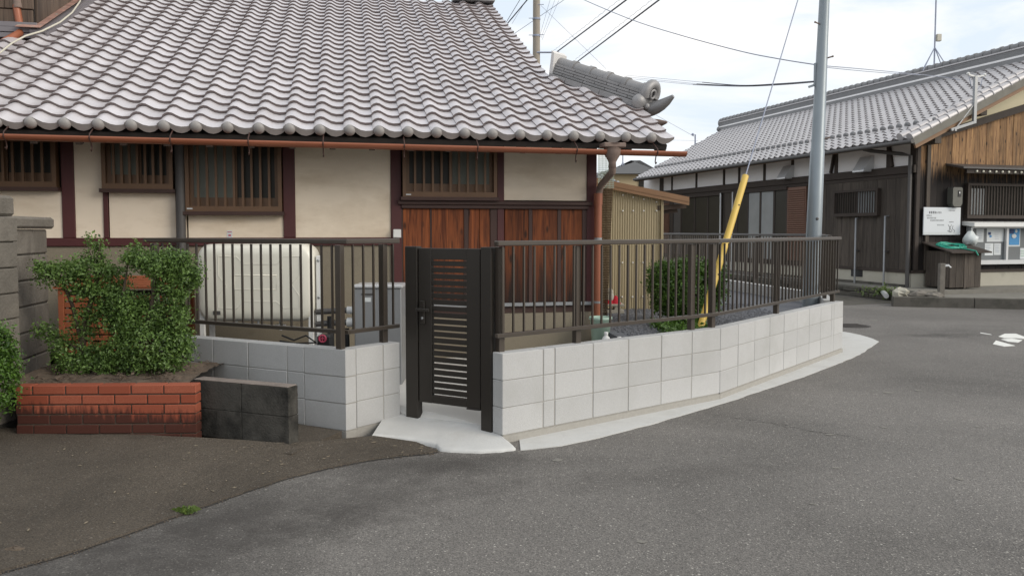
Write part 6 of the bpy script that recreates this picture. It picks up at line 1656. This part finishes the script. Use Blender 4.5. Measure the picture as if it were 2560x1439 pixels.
for k, (a, b_, r, mm, lab) in enumerate(((( 1335, -20), (1268, 60), .028, M_CABLE, "thick dark cable dropping behind the upper roof edge"), ((1312, -20), (1262, 62), .014, M_CABLE, "thin dark cable crossing the thick one behind the upper roof edge"), ((1322, -10), (1280, 60), .008, M_WIRE, "faint wire close left of the concrete pole"), ((1425, -10), (1285, 85), .012, M_WIRE, "grey cable crossing the concrete pole at its upper band"), ((1378, -10), (1351, 85), .007, M_WIRE, "first faint wire fanning out right of the concrete pole"), ((1391, -10), (1353, 95), .007, M_WIRE, "second faint wire fanning out right of the concrete pole"), ((1402, -10), (1355, 100), .007, M_WIRE, "outermost faint wire fanning out right of the concrete pole"), ((1352, 14), (1515, 172), .008, M_WIRE, "faint wire slanting down from the concrete pole to the hip ridge"))):
    P0, P1 = (a[0], a[1], 26.0 + .15 * k), (b_[0], b_[1], 27.2 + .15 * k)
    cable("wire", lab, [P0, P1], r, mm)
cable("wire", "faint wire slanting down behind the eave corner to the hall roof", [(1640, 288, 30), (1735, 341, 33)], .010, M_WIRE)
cable("wire", "faint level wire beside the eave corner", [(1660, 350, 30), (1745, 352, 33)], .008, M_WIRE)
q = at(1738, 345, 33); m = MB(); m.tube([(q.x, 33, q.z - .4), (q.x, 33, q.z + .14)], .03, 6); m.ball((q.x - .1, 33, q.z + .14), .06, 8, 6); tag(m.obj("cable_post", M_WIRE), "tiny cable post on the far slope of the hall roof", "post")

# beige house far behind
YF = 48.0
fh = thing("beige_house", "far beige house with a dark grey hipped roof beyond the shed", "house", at(1590, 470, YF))
a, b_ = at(1500, 432, YF), at(1650, 432, YF)
m = MB(); m.box(a.x, b_.x, YF, YF + 9, 0, a.z); m.obj("wall", M_BEIGE, fh)
r0, r1 = at(1490, 434, YF - .6), at(1660, 434, YF - .6); tz = at(1600, 399, YF + 4).z
m = MB(); m.add([r0, r1, (r1.x, YF + 9.6, r1.z), (r0.x, YF + 9.6, r0.z), (r0.x + 3.4, YF + 4.5, tz), (r1.x - 1.2, YF + 4.5, tz)], [(0, 1, 5, 4), (1, 2, 5), (2, 3, 4, 5), (3, 0, 4), (3, 2, 1, 0)]); m.obj("roof", M_ROOFFAR, fh)
c0_ = at(1601, 446, YF - .05); m = MB(); m.box(c0_.x - .1, c0_.x + .6, YF - .06, YF - .001, c0_.z - .5, c0_.z + .35); m.obj("window", M_GLASSD, fh)
m = MB(); q = at(1557, 405, YF + 3); m.tube([(q.x, YF + 3, q.z - .6), (q.x, YF + 3, q.z + 1.2)], .04, 6); m.tube([(q.x - .4, YF + 3, q.z - .7), (q.x, YF + 3, q.z), (q.x + .4, YF + 3, q.z - .7)], .03, 5); m.obj("antenna", M_WIRE, fh)
YG = 30.0
nh = thing("tiled_house", "small grey tiled roof peeping between the blind and the beige house", "house", at(1540, 480, YG))
a, b_ = at(1480, 455, YG), at(1566, 462, YG)
m = MB(); m.box(a.x - 4, b_.x - .4, YG + .3, YG + 6, 0, a.z); m.obj("wall", M_BEIGE, nh)
rr_ = MB(); c1_ = at(1560, 425, YG + 3.2)
rr_.add([(a.x - 4, YG, a.z), (b_.x, YG, a.z - .2), (b_.x - 1.0, YG + 3.2, c1_.z), (a.x - 4, YG + 3.2, c1_.z), (b_.x, YG + 6.4, a.z - .2), (a.x - 4, YG + 6.4, a.z)], [(0, 1, 2, 3), (1, 4, 2), (4, 5, 3, 2)]); nr_ = rr_.obj("roof", M_FARTILE, nh)
for k in range(9):
    for i in range(12):
        t = k / 9; x0 = b_.x - 1.0 * t - .28 * (i + 1); y = YG + 3.2 * t; z = (a.z - .1) + (c1_.z - a.z + .1) * t
        m = MB(); m.tube([(x0, y - .02, z + .04), (x0, y + .34, z + .04 + (c1_.z - a.z) / 9)], .06, 6); m.obj("roof_tile", M_FARTILE, nr_)
# distant tree belt so that the horizon is closed
def far_tree(x, Y, h, r):
    t = thing("tree", "dim far tree behind the buildings", "tree", (x, Y, 0), "far trees")
    m = MB(); m.tube([(x, Y, 0), (x, Y, h * .6)], [.2, .08], 7); m.obj("trunk", M_BARK, t)
    leaves(lobe_clumps([((x, Y, h * .62), (r, r, h * .36), 60)]), 900, .28, .5, "crown", M_LEAF, t)

# added unseen house behind the viewer, darkens the left side and the reflections
ob = thing("added_shading_house", "added plain grey-brown house behind the viewer, unseen, shading the left side", "house", (-9, -10, 0))
M_OPP = mat("added_house_wall", (0.20, 0.17, 0.14), 0.9, 0, 0.1, 1.5)
m = MB(); m.box(-24, -5.5, -14, -6.5, ZR, 5.4); m.obj("wall", M_OPP, ob)
m = MB(); m.extr([(-24.6, -5.8, 5.2), (-24.6, -10.2, 7.4), (-24.6, -14.8, 5.2)], (19.7, 0, 0)); m.obj("roof", M_ROOFFAR, ob)
for k in range(4):
    m = MB(); m.box(-22 + 4 * k, -20.2 + 4 * k, -6.49, -6.44, 1.0, 2.2); w = m.obj("window", M_ALU, ob)
    m = MB(); m.box(-21.93 + 4 * k, -20.27 + 4 * k, -6.437, -6.42, 1.07, 2.13); m.obj("pane", M_GLASSD, w)

# small litter on the driveway, pale scuffs and cracks on the road
lm = MB()
for _ in range(60):
    t = random.random(); k = random.random(); a = interp(nearP, t).lerp(interp(farP, t), 0.05 + 0.9 * k)
    zz = (ZR + 0.012) + (interp(farP, t).z - ZR - 0.012) * ((0.05 + 0.9 * k) ** 1.15)
    c = Vector((a.x, a.y, zz + 0.003)); r = random.uniform(.003, .011); an = random.uniform(0, 6.28); l = random.uniform(1, 2.6)
    d1 = Vector((math.cos(an), math.sin(an), 0)) * r * l; d2 = Vector((-math.sin(an), math.cos(an), 0)) * r * .6
    lm.add([c - d1, c - d2 * 1.2, c + d1, c + d2, c + Vector((0, 0, .005))], [(0, 1, 4), (1, 2, 4), (2, 3, 4), (3, 0, 4)])
M_LITTER = mat("dry_leaf_bits", (0.19, 0.16, 0.115), 0.9, 0, 0.5, 40)
lm.obj("litter", M_LITTER, kind="stuff")
ck = MB()
M_CRACK = mat("crack_filling", (0.03, 0.028, 0.026), 1.0)
def crack(pts, w):
    P = []
    for i in range(len(pts) - 1):
        a, b_ = rz(*pts[i], ZR), rz(*pts[i + 1], ZR); n = max(2, int((b_ - a).length / .03))
        for k in range(n): q = a.lerp(b_, k / n); P.append(q + Vector((random.gauss(0, .006), random.gauss(0, .012), 0)))
    vs = []
    for i, q in enumerate(P): ww = w * random.uniform(.4, 1.2) * math.sin(math.pi * (i + .5) / len(P)) ** .5; vs += [(q.x, q.y - ww, ZR + .004), (q.x, q.y + ww, ZR + .004)]
    ck.add(vs, [(2 * i, 2 * i + 2, 2 * i + 3, 2 * i + 1) for i in range(len(P) - 1)])
crack([(1770, 1036), (1900, 1053), (1960, 1062), (2015, 1076), (2120, 1090), (2190, 1104)], .005); crack([(1930, 1060), (1965, 1068), (1972, 1076)], .004); crack([(2250, 805), (2370, 845), (2470, 838)], .008); crack([(1700, 1270), (1850, 1330), (1900, 1360)], .002)
for i in range(58):
    a, b_ = interp(nearP, i / 58), interp(nearP, (i + 1) / 58)
    w0, w1 = random.uniform(.004, .013), random.uniform(.004, .013)
    ck.add([(a.x, a.y - .022 - w0, ZR + .004), (b_.x, b_.y - .022 - w1, ZR + .004), (b_.x, b_.y - .012, ZR + .004), (a.x, a.y - .012, ZR + .004)], [(0, 1, 2, 3)])
ck.obj("cracks", M_CRACK, kind="stuff")
sc_ = MB()
for px, py, w, h in ((1222, 975, 22, 5), (2221, 981, 24, 6), (2297, 976, 18, 4), (2210, 1068, 18, 4), (2090, 1169, 24, 5), (2033, 1259, 18, 4), (1395, 1150, 30, 8), (1605, 1354, 24, 10), (2395, 1196, 18, 10), (1813, 1140, 16, 3), (2075, 1086, 24, 4), (2445, 1067, 14, 3), (2310, 876, 14, 3), (2185, 800, 20, 3)):
    if py < 980 and px < 1300: continue
    w *= .6; h *= .6
    q = rz(px, py, ZR); kx = q.y / F; ky = q.y * q.y / (F * 1.54)
    vs = [(q.x + w * kx * math.cos(a) * random.uniform(.5, 1.1), q.y + h * ky * math.sin(a) * random.uniform(.5, 1.1), ZR + .003) for a in [2 * math.pi * k / 11 for k in range(11)]]
    sc_.add(vs, [tuple(range(11))])
M_SCUFF = mat("pale_scuff", (0.19, 0.18, 0.16), 0.95, 0, 0.3, 60, 0.3, 120)
sc_.obj("scuffs", M_SCUFF, kind="stuff")
